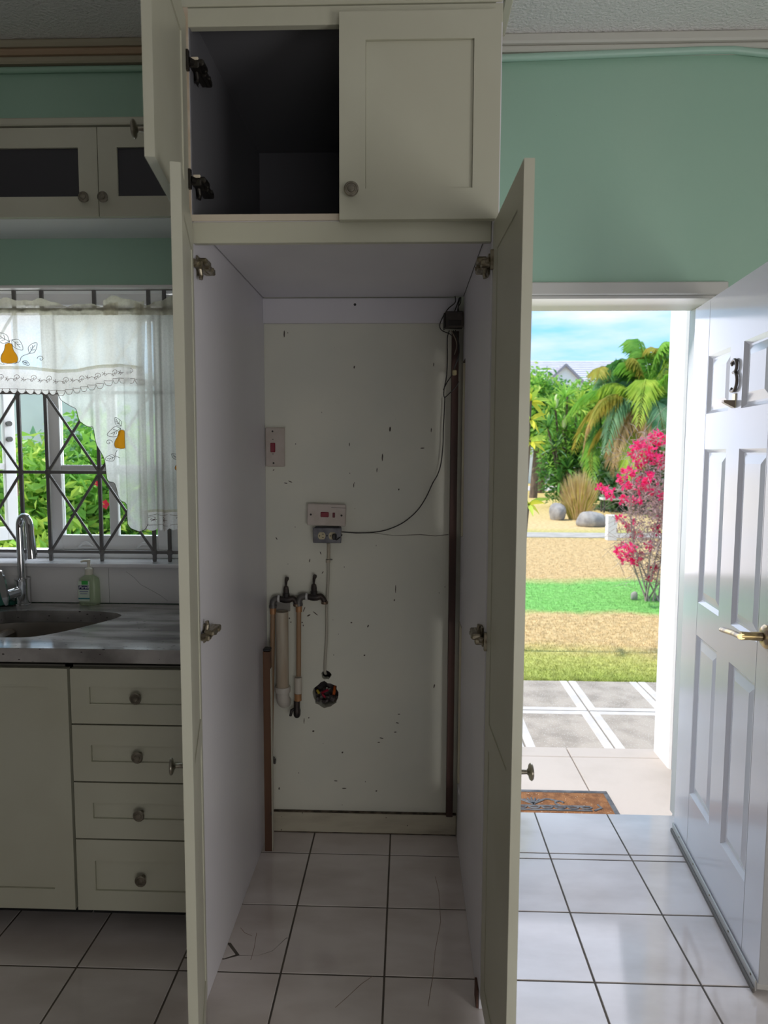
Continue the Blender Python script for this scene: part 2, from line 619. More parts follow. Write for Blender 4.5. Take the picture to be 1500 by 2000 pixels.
# ---- porch, pier, walkway
PZ, LZ = -.12, -.2
PORCH = mat('porch_concrete', (.45, .395, .365), .6, col2=(.38, .33, .30), nscale=3, ndet=8, ncon=(.42, .72), bump=.1, bscale=50)
pf = MB()
for (a, b_) in ((-3.5, -.55), (-.544, .905), (.911, 4.0)):
    pf.box(a, b_, 2.8505, 3.665, -.6, PZ, .003)
    pf.box(a, b_, 3.669, 3.79, -.6, PZ, .004)
struct(pf.build('porch_floor', PORCH))
struct(MB().box(1.385, 2.4, 3.535, 3.77, -.6, 3.14, .01).build('pillar', mat('white_render', (.80, .79, .80), .7, bump=.15, bscale=30)))
bed = MB().box(-2.6, 3.6, 3.79, 5.19, -.6, LZ - .008)
walk = struct(bed.build('walkway', mat('joint_dirt', (.22, .20, .18), .95)))
SLAB = mat('worn_aggregate', (.41, .355, .315), .85, col2=(.29, .25, .22), nscale=7, ndet=9, ncon=(.4, .65), speck=(.50, .46, .43), sscale=70, ssize=.22, bump=.3, bscale=90)
BAND = mat('white_painted_band', (.62, .585, .575), .7, col2=(.54, .50, .49), nscale=8)
xs = [1.237 + .525 * k for k in range(-4, 4)]
ys = [3.79, 4.565, 5.185]
for i in range(len(xs) - 1):
    for j in range(2):
        x0, x1, y0, y1 = xs[i] + .006, xs[i + 1] - .006, ys[j] + .006, ys[j + 1] - .006
        bw = .055
        yy0 = y0 if j == 0 else y0 + bw
        yy1 = y1 - bw if j == 0 else y1
        MB().box(x0 + bw, x1 - bw, yy0, yy1, LZ - .03, LZ - .002).build('paver', SLAB, walk)
        p = MB()
        p.box(x0, x0 + bw, y0, y1, LZ - .03, LZ, .002)
        p.box(x1 - bw, x1, y0, y1, LZ - .03, LZ, .002)
        if j == 0:
            p.box(x0 + bw, x1 - bw, y1 - bw, y1, LZ - .03, LZ, .002)
        else:
            p.box(x0 + bw, x1 - bw, y0, y0 + bw, LZ - .03, LZ, .002)
        p.build('paver_border', BAND, walk)

# ---- lawn: real bands of watered and dry grass
lawn_m = bpy.data.materials.new('lawn_grass')
lawn_m.use_nodes = True
N, L = lawn_m.node_tree.nodes, lawn_m.node_tree.links
tc = N.new('ShaderNodeNewGeometry')
nz = N.new('ShaderNodeTexNoise')
nz.inputs['Scale'].default_value = .55
nz.inputs['Detail'].default_value = 8
nz.inputs['Roughness'].default_value = .65
sx = N.new('ShaderNodeSeparateXYZ')
L.new(tc.outputs['Position'], nz.inputs['Vector'])
L.new(tc.outputs['Position'], sx.inputs[0])
ad = N.new('ShaderNodeMath')
ad.operation = 'MULTIPLY_ADD'
ad.inputs[1].default_value = 1.5
L.new(nz.outputs['Fac'], ad.inputs[0])
L.new(sx.outputs['Y'], ad.inputs[2])
mr = N.new('ShaderNodeMapRange')
mr.inputs['From Min'].default_value = 5.2 + .75
mr.inputs['From Max'].default_value = 25.2 + .75
L.new(ad.outputs[0], mr.inputs['Value'])
cr = N.new('ShaderNodeValToRGB')
cr.color_ramp.interpolation = 'LINEAR'
GR1, TAN1, GR2, TAN2 = (.42, .48, .14, 1), (.62, .46, .25, 1), (.22, .49, .14, 1), (.60, .43, .23, 1)


def yp(y):
    return (y - 5.2) / 20.0


stops = [(5.2, GR1), (5.75, (.48, .48, .16, 1)), (6.3, TAN1), (7.35, TAN1), (7.65, GR2), (9.2, GR2), (9.75, TAN2), (13.8, TAN2), (15.1, (.44, .42, .13, 1)), (16.2, TAN1), (25, (.62, .48, .2, 1))]
el = cr.color_ramp.elements
while len(el) < len(stops):
    el.new(.5)
for i, (y, c_) in enumerate(stops):
    el[i].position = yp(y)
    el[i].color = c_
L.new(mr.outputs[0], cr.inputs['Fac'])
n3 = N.new('ShaderNodeTexNoise')
n3.inputs['Scale'].default_value = 14
n3.inputs['Detail'].default_value = 6
L.new(tc.outputs['Position'], n3.inputs['Vector'])
m3 = N.new('ShaderNodeMapRange')
m3.inputs['From Min'].default_value = .3
m3.inputs['From Max'].default_value = .7
m3.inputs['To Min'].default_value = .72
m3.inputs['To Max'].default_value = 1.2
L.new(n3.outputs['Fac'], m3.inputs['Value'])
mm = N.new('ShaderNodeVectorMath')
mm.operation = 'SCALE'
L.new(cr.outputs['Color'], mm.inputs[0])
L.new(m3.outputs[0], mm.inputs['Scale'])
L.new(mm.outputs[0], N['Principled BSDF'].inputs['Base Color'])
N['Principled BSDF'].inputs['Roughness'].default_value = .95
N['Principled BSDF'].inputs['Specular IOR Level'].default_value = .1
struct(MB().box(-40, 60, 2.9, 70, -1.0, LZ - .01).build('lawn', lawn_m))
gm = MB()
q = random.Random(8)
for i in range(180000):
    y = 5.2 + (q.random() ** 1.7) * 10
    x = q.uniform(-.12 * y, .36 * y + .6)
    h, w_, a = q.uniform(.010, .026), q.uniform(.0012, .0026), q.uniform(0, 6.28)
    dx, dy = math.cos(a) * w_, math.sin(a) * w_
    lx, ly = q.uniform(-.02, .02), q.uniform(-.02, .02)
    if 14.2 < y < 15.1:
        continue
    gm.v += [(x - dx, y - dy, LZ - .012), (x + dx, y + dy, LZ - .012), (x + lx, y + ly, LZ - .01 + h)]
    n = len(gm.v)
    gm.f.append((n - 3, n - 2, n - 1))
gro = gm.build('grass', lawn_m, fix=False)
gro['kind'] = 'stuff'
tag(gro, 'short patchy green and straw lawn grass beyond the walkway', 'grass')
struct(MB().box(-30, 40, 14.25, 15.1, LZ - .3, LZ + .004).build('path', mat('far_path', (.46, .42, .40), .8, col2=(.38, .35, .33), nscale=4)))

# ================================================================ cabinets
def frame_M(P, u, n):
    """local x along u, local y along n (outward), local z up, origin P"""
    u, n = Vector(u).normalized(), Vector(n).normalized()
    return Matrix(((u.x, n.x, 0, P[0]), (u.y, n.y, 0, P[1]), (u.z, n.z, 1, P[2]), (0, 0, 0, 1)))


KNOB = [(r_ * 1.17, h_ * 1.08) for r_, h_ in [(.0055, 0), (.0045, .006), (.004, .016), (.007, .019), (.0135, .021), (.0155, .0235), (.0155, .0255), (.0135, .0275),
        (.0115, .0275), (.0105, .0262), (.008, .0262), (.007, .0278), (.003, .0285), (.0, .0285)]]


def knob(M, x, y, z, parent, label=None, name='knob', m=PEWTER):
    k = MB(M)
    k.lathe(KNOB, (x, y, z), (0, 1, 0), 20)
    o = k.build(name, m, parent, 35)
    if label:
        o['label'] = label
    return o


def shaker(parent, name, M, w, h, t, rails, cuts, m=CREAM, recess=.007, inner=.0, panel_mat=None, pname='panel', pt=.006):
    """frame-and-panel door. rails=(left,right,bottom,top) widths; cuts=list of (z0,z1) middle rails. y=0 inner face, y=t outer face"""
    l, r, b, tp = rails
    d = MB(M)
    bv = 0
    d.box(0, l, 0, t, 0, h, bv)
    d.box(w - r, w, 0, t, 0, h, bv)
    zs = [(0, b)] + list(cuts) + [(h - tp, h)]
    for z0, z1 in zs:
        d.box(l, w - r, 0, t, z0, z1)
    o = d.build(name, m, parent)
    for (a, c) in zip(zs[:-1], zs[1:]):
        p = MB(M)
        p.box(l + .0006, w - r - .0006, inner if inner else t - recess - pt, t - recess, a[1] + .0006, c[0] - .0006)
        p.build(pname, panel_mat or m, o)
    return o


def hinge(parent, x_panel, sgn, y_front, z, cup=None, m=HINGE, up=1):
    """concealed hinge: plate and arm on the cabinet side (normal sgn along x), cup arm reaching to the door"""
    h = MB()
    X = lambda a, b_: (min(x_panel + sgn * a, x_panel + sgn * b_), max(x_panel + sgn * a, x_panel + sgn * b_))
    px = lambda a: x_panel + sgn * a
    h.box(*X(0, .0040), y_front + .028, y_front + .066, z - .026, z + .026, .001)            # mounting plate
    h.box(*X(.0038, .020), y_front + .020, y_front + .098, z - .0105, z + .0105, .003)       # arm
    h.box(*X(.012, .030), y_front + .045, y_front + .104, z - .0085, z + .0085, .003)
    h.box(*X(.008, .0345), y_front + .006, y_front + .050, z - .002, z + .014, .004)         # knuckle
    h.box(*X(.002, .026), y_front - .004, y_front + .024, z - .012, z + .004, .003)
    for yy in (.040, .074):
        h.lathe([(.0050, 0), (.0050, .004), (.002, .004)], (px(.0295), y_front + yy, z), (sgn, 0, 0), 10)
    h.tube([(px(.010), y_front + .018, z), (px(.012), y_front + .004, z), (px(.002), y_front - .012, z)], .0085, 8)
    h.box(*X(-.006, .004), y_front - .018, y_front - .006, z - .024, z + .024, .001)          # cup flange on the door
    h.tube([(px(.012), y_front + .022, z - .008 * up), (px(.014), y_front + .026, z - .026 * up), (px(.012), y_front + .024, z - .036 * up)], [.006, .005, .006], 8)
    return h


YF = 1.787
tc_ = thing('tall_cabinet', (-.17, 2.2, 0), 'tall empty cream appliance cabinet with all its doors but one standing open', 'cabinet')
PT = .018
# side panels
sp = MB()
sp.box(NX0 - PT, NX0, YF, 2.665, 0.001, 2.70, .001)
sp.build('side_panel', LAM, tc_)
MB().box(NX0 - PT, NX0, YF - .0012, YF + .0005, 0.001, 2.70).build('panel_edge', RAWEDGE, tc_)
rp = MB()
XR0, XR1 = NX1, NX1 + PT
c1, c2 = (1.212, 1.872), (.225, .882)
rp.box(XR0, XR1, YF, 2.535, .001, 2.70, .001)
for z0, z1 in ((.001, c2[0]), (c2[1], c1[0]), (c1[1], 2.70)):
    rp.box(XR0, XR1, 2.534, 2.638, z0, z1, .0005)
rp.build('side_panel', LAM, tc_)
ce = MB()                                       # dark cut edges of the two cut-outs
for z0, z1 in (c1, c2):
    ce.box(XR0 + .0002, XR1 - .0002, 2.533, 2.638, z1 - .004, z1 + .0005)
    ce.box(XR0 + .0002, XR1 - .0002, 2.533, 2.5362, z0, z1)
ce.build('cutout_edge', mat('cut_board_edge', (.10, .08, .06), .9), tc_)
fe = MB().box(XR0 + .006, XR0 + .010, YF - .0025, YF + .0005, .03, 2.05)
fe.build('panel_edge', mat('lifted_edge_band', (.72, .70, .66), .5), tc_)
MB().box(NX1 - .007, NX1 - .0003, YF + .002, YF + .05, .001, .055, .001).build('wood_block', mat('dark_block_wood', (.10, .05, .035), .7), tc_)
# deck, upper interior, fascia
MB().box(NX0 + .0022, NX1 - .0022, YF + .004, 2.64, 2.112, 2.130, .0008).build('deck', LAM, tc_)
MB().box(NX0 + .0001, NX1 - .0001, YF + .006, 2.638, 2.1145, 2.126).build('deck_joint', DARK, tc_)
MB().box(NX0 - .004, NX1 + .004, YF - .001, YF + .004, 2.114, 2.1295).build('deck_edge', mat('deck_edge_band', (.60, .53, .43), .6), tc_)
MB().box(NX0 + .001, NX1 - .001, YF + .002, YF + .020, 2.060, 2.1118, .001).build('front_rail', CREAM, tc_)
MB().box(NX0, NX1, YF + .02, 2.64, 2.620, 2.638).build('top_panel', LAM, tc_)
MB().box(NX0, NX1, 2.600, 2.606, 2.131, 2.620).build('back_panel', mat('shade_back_grey', (.10, .10, .115), .7), tc_)  # back coloured dark to paint in the cupboard's shade
SHADEL = mat('shade_grey', (.15, .15, .165), .55)  # dark liners put shade into the colour of the upper cupboard's inside
MB().box(NX0 + .0003, NX0 + .003, YF + .003, 2.598, 2.1305, 2.619).build('shade_liner', SHADEL, tc_)
MB().box(NX1 - .003, NX1 - .0003, YF + .003, 2.598, 2.1305, 2.619).build('shade_liner', SHADEL, tc_)
MB().box(NX0 + .003, NX1 - .003, YF + .03, 2.598, 2.616, 2.6195).build('shade_liner', SHADEL, tc_)
fs = MB()
fs.box(NX0 - PT, NX1 + PT, YF - .001, YF + .019, 2.579, 2.623, .001)
fs.build('top_rail', CREAM, tc_)
cr_ = MB()
cr_.box(NX0 - PT, NX1 + PT, YF - .006, YF + .02, 2.625, 2.78, .003)
cr_.build('cornice', CREAM, tc_)
MB().box(NX0, NX1 - .02, 2.648, 2.664, 2.018, 2.110, .0008).build('hanging_rail', LAM, tc_)
MB().lathe([(.005, 0), (.0035, .001), (.0, .001)], (*(-.2,), 2.6478, 2.086), (0, -1, 0), 12).build('screw_hole', BLACK, tc_)

# upper right door, closed
DW = .393
M1 = frame_M((.2209, YF - .002, 2.108), (-1, 0, 0), (0, -1, 0))
d1 = shaker(tc_, 'door', M1, DW, .488, .020, (.065, .0645, .074, .065), [])
d1['label'] = 'closed upper right door'
knob(M1, .3614, .020, .064, d1)
# upper left door, open
a = R(8)
u2 = (math.sin(a), -math.cos(a), 0)
n2 = (-math.cos(a), -math.sin(a), 0)
M2 = frame_M((-.553, YF - .006, 2.108), u2, n2)
d2 = shaker(tc_, 'door', M2, DW, .488, .020, (.065, .0645, .074, .065), [], inner=.0035)
d2['label'] = 'open upper left door seen from inside'
knob(M2, .3614, .020, .064, d2)
for z in (2.495, 2.212):
    hinge(d2, NX0, 1, YF, z, m=BLACK).build('hinge', mat('black_hinge', (.05, .045, .04), .35, .8), d2)
    MB().box(NX0 + .003, NX0 + .021, YF + .006, YF + .014, z + .002, z + .018, .001).build('hinge_cover', mat('cream_plastic', (.72, .64, .50), .5), d2)
# tall doors
a = R(14)
u3 = (math.sin(a), -math.cos(a), 0)
n3_ = (-math.cos(a), -math.sin(a), 0)
TH = 2.06
M3 = frame_M((-.545, YF - .006, .04), u3, n3_)
d3 = shaker(tc_, 'door', M3, .394, TH, .021, (.062, .062, .075, .075), [(.73, .80)], inner=.0025)
d3['label'] = 'open tall left door seen edge on'
knob(M3, .362, .021, .815, d3)
u4 = (.028, -1, 0)
n4 = (1, .028, 0)
M4 = frame_M((.2115, YF - .006, .04), u4, n4)
d4 = shaker(tc_, 'door', M4, .387, TH, .021, (.062, .062, .075, .075), [(.73, .80)], inner=.0025)
d4['label'] = 'open tall right door showing its inner face'
knob(M4, .357, .021, .815, d4)
for z in (2.012, 1.040):
    hinge(d3, NX0, 1, YF, z, up=1 if z > 1.5 else -1).build('hinge', HINGE, d3)
    hinge(d4, NX1, -1, YF, z, up=1 if z > 1.5 else -1).build('hinge', HINGE, d4)

# ---------------------------------------------------------------- base units
def drawer_unit():
    x0, x1, yf, yb = -1.034, NX0 - PT - .004, 2.055, 2.64
    t = thing('drawer_cabinet', ((x0 + x1) / 2, 2.35, 0), 'cream base unit with four shaker drawers beside the tall cabinet', 'cabinet')
    b = MB()
    b.box(x0 + .003, x1, yf + .003, yb, .082, .872)
    MB().box(x0 + .003, x1, yf + .085, yb, .001, .0815).build('toe_kick', mat('black_toe_kick', (.012, .012, .012), .8), t)
    b.build('body', mat('cabinet_carcass', (.16, .155, .13), .6), t)
    zs = [(.693, .866), (.508, .688), (.322, .503), (.084, .317)]
    pr = [(.756, .809), (.571, .624), (.387, .438), (.149, .248)]
    w = x1 - x0 - .006
    for (z0, z1), (p0, p1) in zip(zs, pr):
        M = frame_M((x0 + .003, yf, z0), (1, 0, 0), (0, -1, 0))
        d = shaker(t, 'drawer', M, w, z1 - z0, .020, (.058, .058, p0 - z0, z1 - p1), [])
        kz = {0: .781, 1: .595, 2: .409, 3: .196}[zs.index((z0, z1))]
        knob(M, -.8215 - x0 - .003, .013, kz - z0, d)
    return t


drawer_unit()
x0, x1, yf, yb = -1.62, -1.038, 2.055, 2.64
bc = thing('base_cabinet', ((x0 + x1) / 2, 2.35, 0), 'cream base unit with one plain shaker door under the sink', 'cabinet')
b = MB()
b.box(x0, x1 - .001, yf + .003, yb, .082, .66)
MB().box(x0, x1 - .001, yf + .085, yb, .001, .0815).build('toe_kick', MATS['black_toe_kick'], bc)
b.box(x0, x0 + .018, yf + .003, yb, .66, .872)
b.box(x1 - .019, x1 - .001, yf + .003, yb, .66, .872)
b.box(x0, x1 - .001, yf + .003, yf + .02, .66, .872)
b.build('body', MATS['cabinet_carcass'], bc)
M = frame_M((x0 + .003, yf, .084), (1, 0, 0), (0, -1, 0))
dd = shaker(bc, 'door', M, x1 - x0 - .005, .782, .020, (.062, .064, .067, .058), [])

# ---------------------------------------------------------------- worktop with the sink cut out
GRAN = mat('grey_veined_granite', (.46, .44, .43), .10, col2=(.17, .16, .155), nscale=3.4, ndet=10, ncon=(.42, .62), stretch=(1.0, 4.2, 1), speck=(.05, .045, .045), sscale=60, ssize=.13, sstretch=(.5, 1.6, 1))
CT0, CT1 = .888, .932
cy0_, cy1_ = 2.022, 2.64
cxa, cxb = -1.75, NX0 - PT - .003
# inner outline of the bowl (a wide D with a drawn-in right corner), metres
sink_out = []
for k in range(36):
    tt = 2 * math.pi * k / 36
    c_, s_ = math.cos(tt), math.sin(tt)
    ex = 3.2
    sink_out.append((-1.29 + .275 * math.copysign(abs(c_) ** (2 / ex), c_), 2.33 + .19 * math.copysign(abs(s_) ** (2 / ex), s_)))
sink_out = [(x - (.16 * max(0, (x + 1.29) / .275) ** 1.2 * max(0, (2.46 - y) / .32) if x > -1.29 else 0), y) for x, y in sink_out]
ct = thing('countertop', ((cxa + cxb) / 2, 2.33, CT0), 'grey veined granite worktop running under the window', 'countertop')
cm = MB()
n = len(sink_out)
ccx, ccy = -1.29, 2.33
outer = []
for p in sink_out:
    dx, dy = p[0] - ccx, p[1] - ccy
    t = min((cxb - .003 - ccx) / dx if dx > 1e-9 else 1e9, (cxa - ccx) / dx if dx < -1e-9 else 1e9,
            (cy1_ - ccy) / dy if dy > 1e-9 else 1e9, (cy0_ + .004 - ccy) / dy if dy < -1e-9 else 1e9)
    outer.append([ccx + dx * t, ccy + dy * t])
for qx, qy in ((cxa, cy0_ + .004), (cxb - .003, cy0_ + .004), (cxb - .003, cy1_), (cxa, cy1_)):
    k = min(range(n), key=lambda i: (outer[i][0] - qx) ** 2 + (outer[i][1] - qy) ** 2)
    outer[k] = [qx, qy]
vs = [(p[0], p[1], CT1) for p in sink_out] + [(p[0], p[1], CT1) for p in outer] + [(p[0], p[1], CT0) for p in sink_out] + [(p[0], p[1], CT0) for p in outer]
fs_ = []
for k in range(n):
    k2 = (k + 1) % n
    fs_ += [(k, k2, n + k2, n + k), (2 * n + k, 2 * n + k2, 3 * n + k2, 3 * n + k), (k, k2, 2 * n + k2, 2 * n + k)]
cm.add(vs, fs_)
cm.box(cxa, cxb, cy0_, cy0_ + .006, CT0, CT1, .003)
cm.box(cxb - .004, cxb, cy0_ + .004, cy1_, CT0, CT1, .001)
cm.build('slab', GRAN, ct)

# ---------------------------------------------------------------- sink
sk = thing('kitchen_sink', (-1.29, 2.33, .70), 'dark stainless steel undermount sink bowl set into the granite', 'sink')
sm = MB()
rings = []
for sc, z in ((1.03, CT0 - .001), (1.0, CT0 - .001), (.985, .84), (.97, .74), (.93, .705), (.80, .70), (.08, .695)):
    rings.append([(ccx + (p[0] - ccx) * sc, ccy + (p[1] - ccy) * sc, z) for p in sink_out])
vs = [p for r_ in rings for p in r_]
fs_ = []
for i in range(len(rings) - 1):
    for k in range(n):
        fs_.append((i * n + k, i * n + (k + 1) % n, (i + 1) * n + (k + 1) % n, (i + 1) * n + k))
fs_.append(tuple((len(rings) - 1) * n + k for k in range(n)))
sm.add(vs, fs_)
sm.build('bowl', STEEL, sk, 40, fix=False)
MB().lathe([(.038, 0), (.038, .003), (.028, .003), (.02, .001), (0, .001)], (-1.29, 2.35, .696), (0, 0, 1), 20).build('drain', CHROME, sk, 40)
dv = MB().box(-1.505, -1.462, 2.2, 2.5, .80, CT0 - .02, .012)
dv.build('divider', STEEL, sk)

# ---------------------------------------------------------------- backsplash and window ledge, marble slabs
MARB = mat('white_grey_marble', (.74, .74, .75), .16, col2=(.60, .60, .63), nscale=2.2, ndet=9, ncon=(.5, .72), stretch=(1, 1, 1.6))
bs = thing('backsplash', (-1.2, 2.65, CT1), 'grey white marble backsplash between the worktop and window ledge', 'backsplash')
sx_ = [-1.75, -1.174, NX0 - PT - .003]
for i in range(2):
    MB().box(sx_[i] + .0007, sx_[i + 1] - .0007, 2.652, W - .0005, CT1 + .0012, 1.0755, .001).build('slab', MARB, bs)
vein = MB()
vm = mat('marble_vein', (.13, .13, .14), .3)
va = [(-1.104, 1.06), (-1.072, 1.036), (-1.046, 1.008), (-1.012, 0.99), (-0.972, 0.968), (-0.94, 0.944)]
vein.tube([(p[0], 2.6518, p[1]) for p in va], [.0006, .0012, .0010, .0014, .0011, .0008], 5, flat=.4)
vein.build('vein', vm, bs)
lg = thing('window_ledge', (-1.4, W, WZ0), 'polished white marble ledge under the barred window', 'ledge')
MB().box(-2.15, WX1, 2.632, W2 - .06, WZ0 - .0008, WZ0 + .016, .004).build('slab', mat('ledge_marble', (.88, .88, .90), .12, col2=(.76, .76, .80), nscale=4, ndet=8), lg)

# ---------------------------------------------------------------- faucet
fx, fy = (-1.5, 2.619)[0], 2.612
fa = thing('kitchen_faucet', (fx, fy, CT1), 'chrome gooseneck kitchen faucet with side lever behind the sink', 'faucet')
f = MB()
f.lathe([(.030, 0), (.030, .004), (.0265, .006), (.0265, .098), (.0285, .1), (.0285, .104), (.014, .106)], (fx, fy, CT1), (0, 0, 1), 26)
f.build('body', CHROME, fa, 35)
sp_ = MB()
pts = [(fx, fy, CT1 + .100), (fx, fy, CT1 + .305)]
rad = .034
for k in range(0, 15):
    t_ = math.pi * k / 14
    pts.append((fx + (rad - rad * math.cos(t_)) * .86, fy - (rad - rad * math.cos(t_)) * .50, CT1 + .305 + rad * math.sin(t_) * 1.25))
ex_, ey_ = pts[-1][0], pts[-1][1]
pts += [(ex_ + .003, ey_ - .004, CT1 + .27)]
sp_.tube(pts, [.0145] * len(pts), 16)
sp_.build('spout', CHROME, fa, 45)
hd = MB()
hd.tube([(ex_ + .003, ey_ - .004, CT1 + .275), (ex_ + .006, ey_ - .007, CT1 + .245), (ex_ + .011, ey_ - .01, CT1 + .198), (ex_ + .012, ey_ - .011, CT1 + .188)], [.0155, .0165, .018, .0165], 16)
hd.build('spray_head', CHROME, fa, 45)
lv = MB()
lv.cyl((fx - .005, fy - .018, CT1 + .055), (fx - .03, fy - .055, CT1 + .048), .021, n=18)
lv.build('lever_hub', CHROME, fa, 40)
l2 = MB()
lc = Vector((fx - .036, fy - .060, CT1 + .05))
poly = []
for k in range(24):
    t_ = 2 * math.pi * k / 24
    zz = .067 * math.sin(t_)
    poly.append((.021 * math.cos(t_) * (1 + .15 * math.sin(t_)) - .22 * zz, zz + .028))
LM = frame_M(lc, (.9, -.42, 0), (-.42, -.9, 0))
l2.M = LM
l2.prism(poly, 0, .007, 'y')
l2.build('lever', CHROME, fa)

# ---------------------------------------------------------------- soap bottle
sx0, sy0 = (-1.239, 2.651)[0], 2.624
so = thing('soap_bottle', (sx0, sy0, CT1), 'clear pump bottle of hand sanitiser standing by the backsplash', 'bottle')
PLAST = bpy.data.materials.new('clear_plastic')
PLAST.use_nodes = True
N, L = PLAST.node_tree.nodes, PLAST.node_tree.links
pb = N['Principled BSDF']
pb.inputs['Base Color'].default_value = (.78, .86, .70, 1)
pb.inputs['Roughness'].default_value = .12
tr = N.new('ShaderNodeBsdfTransparent')
tr.inputs['Color'].default_value = (.86, .93, .80, 1)
mx = N.new('ShaderNodeMixShader')
mx.inputs[0].default_value = .74
L.new(pb.outputs[0], mx.inputs[1])
L.new(tr.outputs[0], mx.inputs[2])
L.new(mx.outputs[0], N['Material Output'].inputs['Surface'])


def sup(wx, wy, z, n=28, e_=3.5):
    o_ = []
    for k in range(n):
        t_ = 2 * math.pi * k / n
        c_, s_ = math.cos(t_), math.sin(t_)
        o_.append((sx0 + wx * math.copysign(abs(c_) ** (2 / e_), c_), sy0 + wy * math.copysign(abs(s_) ** (2 / e_), s_), z))
    return o_


def loft(mb, rings_):
    n_ = len(rings_[0])
    vs_ = [p for r_ in rings_ for p in r_]
    f_ = []
    for i in range(len(rings_) - 1):
        for k in range(n_):
            f_.append((i * n_ + k, i * n_ + (k + 1) % n_, (i + 1) * n_ + (k + 1) % n_, (i + 1) * n_ + k))
    f_ += [tuple(range(n_)), tuple((len(rings_) - 1) * n_ + k for k in range(n_))]
    return mb.add(vs_, f_)


z0 = CT1 + .001
b = MB()
loft(b, [sup(.033, .020, z0), sup(.038, .024, z0 + .004), sup(.037, .023, z0 + .09), sup(.0345, .021, z0 + .103), sup(.014, .014, z0 + .117, e_=2.2), sup(.013, .013, z0 + .123, e_=2)])
b.build('bottle_body', PLAST, so, 40)
p = MB()
p.lathe([(.015, 0), (.0155, .002), (.0155, .022), (.012, .026), (.006, .028), (.0055, .044), (.0065, .045), (.0065, .058), (.004, .06)], (sx0, sy0, z0 + .119), (0, 0, 1), 18)
p.tube([(sx0, sy0, z0 + .173), (sx0 - .012, sy0 - .012, z0 + .175), (sx0 - .022, sy0 - .020, z0 + .172)], [.0055, .005, .0035], 8)
p.build('pump', mat('cream_pump', (.72, .70, .60), .4), so, 40)
LBL = mat('label_film', (.62, .72, .62), .4)
yl = sy0 - .0245
q = MB().box(sx0 - .033, sx0 + .011, yl - .0006, yl, z0 + .018, z0 + .096)
q.build('label', LBL, so)
for nm, bx, mm in (('label_leaf', (-.019, .006, .083, .098), mat('label_green', (.05, .42, .08), .5)), ('label_band', (-.031, .009, .064, .080), mat('label_navy', (.02, .02, .09), .5)),
                   ('label_stripe', (-.033, .011, .026, .031), mat('label_teal', (.03, .22, .26), .5)), ('label_line', (-.028, .006, .054, .058), mat('label_blue_grey', (.22, .26, .38), .5)),
                   ('label_line', (-.026, .003, .046, .049), MATS['label_blue_grey'])):
    MB().box(sx0 + bx[0], sx0 + bx[1], yl - .0012, yl - .0004, z0 + bx[2], z0 + bx[3]).build(nm, mm, so)


def text(body, name, m, parent, M, size, shear=0.0, ext=.0003):
    cu = bpy.data.curves.new(name, 'FONT')
    cu.body = body
    cu.size = size
    cu.shear = shear
    cu.extrude = ext
    cu.align_x = 'CENTER'
    cu.materials.append(m)
    tmp = bpy.data.objects.new(name + '_curve', cu)
    COL.objects.link(tmp)
    bpy.context.view_layer.update()
    me = bpy.data.meshes.new_from_object(tmp.evaluated_get(bpy.context.evaluated_depsgraph_get()))
    bpy.data.objects.remove(tmp)
    o = bpy.data.objects.new(name, me)
    COL.objects.link(o)
    o.parent = parent
    o.matrix_local = Matrix.Translation(-WLOC[parent.name]) @ M
    return o


text('Purell', 'lettering', mat('label_white', (.8, .8, .82), .5), so, Matrix.Translation((sx0 - .011, yl - .0016, z0 + .0675)) @ Matrix.Rotation(R(90), 4, 'X'), .0165, .25)

# ---------------------------------------------------------------- green dish cloth at the frame's edge
gx, gy = (-1.589, 2.614)[0], 2.585
gc = MB()
loft_r = []
for z, w_, d_ in ((CT1 + .001, .10, .042), (CT1 + .006, .112, .048), (CT1 + .012, .108, .046), (CT1 + .018, .085, .035), (CT1 + .045, .072, .030), (CT1 + .055, .05, .02), (CT1 + .057, .01, .006)):
    rr_ = random.Random(int(z * 1e4))
    loft_r.append([(gx - .045 + w_ * math.cos(2 * math.pi * k / 28) * (1 + rr_.uniform(-.03, .03)), gy + .01 + d_ * math.sin(2 * math.pi * k / 28), z + .004 * math.sin(k * 1.3)) for k in range(28)])
loft(gc, loft_r)
go = gc.build('folded_cloth', mat('dark_green_cloth', (.01, .12, .085), .35), None, 60)
tag(go, 'dark green folded cleaning cloth left of the faucet', 'cloth')

# ---------------------------------------------------------------- wall cabinet over the window
wc = thing('wall_cabinet', (-1.07, 2.55, 2.339), 'cream wall cabinet with two dark glass doors above the window', 'cabinet')
wx0, wx1, wyf, wyb, wz0, wz1 = -1.62, NX0 - PT - .004, 2.446, 2.666, 2.339, 2.64
b = MB()
b.box(wx0, wx1, wyf + .002, wyb, wz0, wz0 + .018)
b.box(wx0, wx1, wyf + .002, wyb, wz1 - .018, wz1)
b.box(wx0 + .0003, wx0 + .018, wyf + .0023, wyb - .007, wz0 + .0181, wz1 - .0181)
b.box(wx1 - .018, wx1 - .0003, wyf + .0023, wyb - .007, wz0 + .0181, wz1 - .0181)
b.box(wx0 + .0003, wx1 - .0003, wyb - .0065, wyb - .0003, wz0 + .0181, wz1 - .0181)
b.build('body', mat('white_underside', (.72, .72, .73), .5), wc)
c = MB()
c.box(wx0, wx1, wyf - .026, wyb, wz1 + .002, wz1 + .027, .004)
c.build('cornice', CREAM, wc)
GL = mat('smoked_glass', (.035, .035, .042), .12)
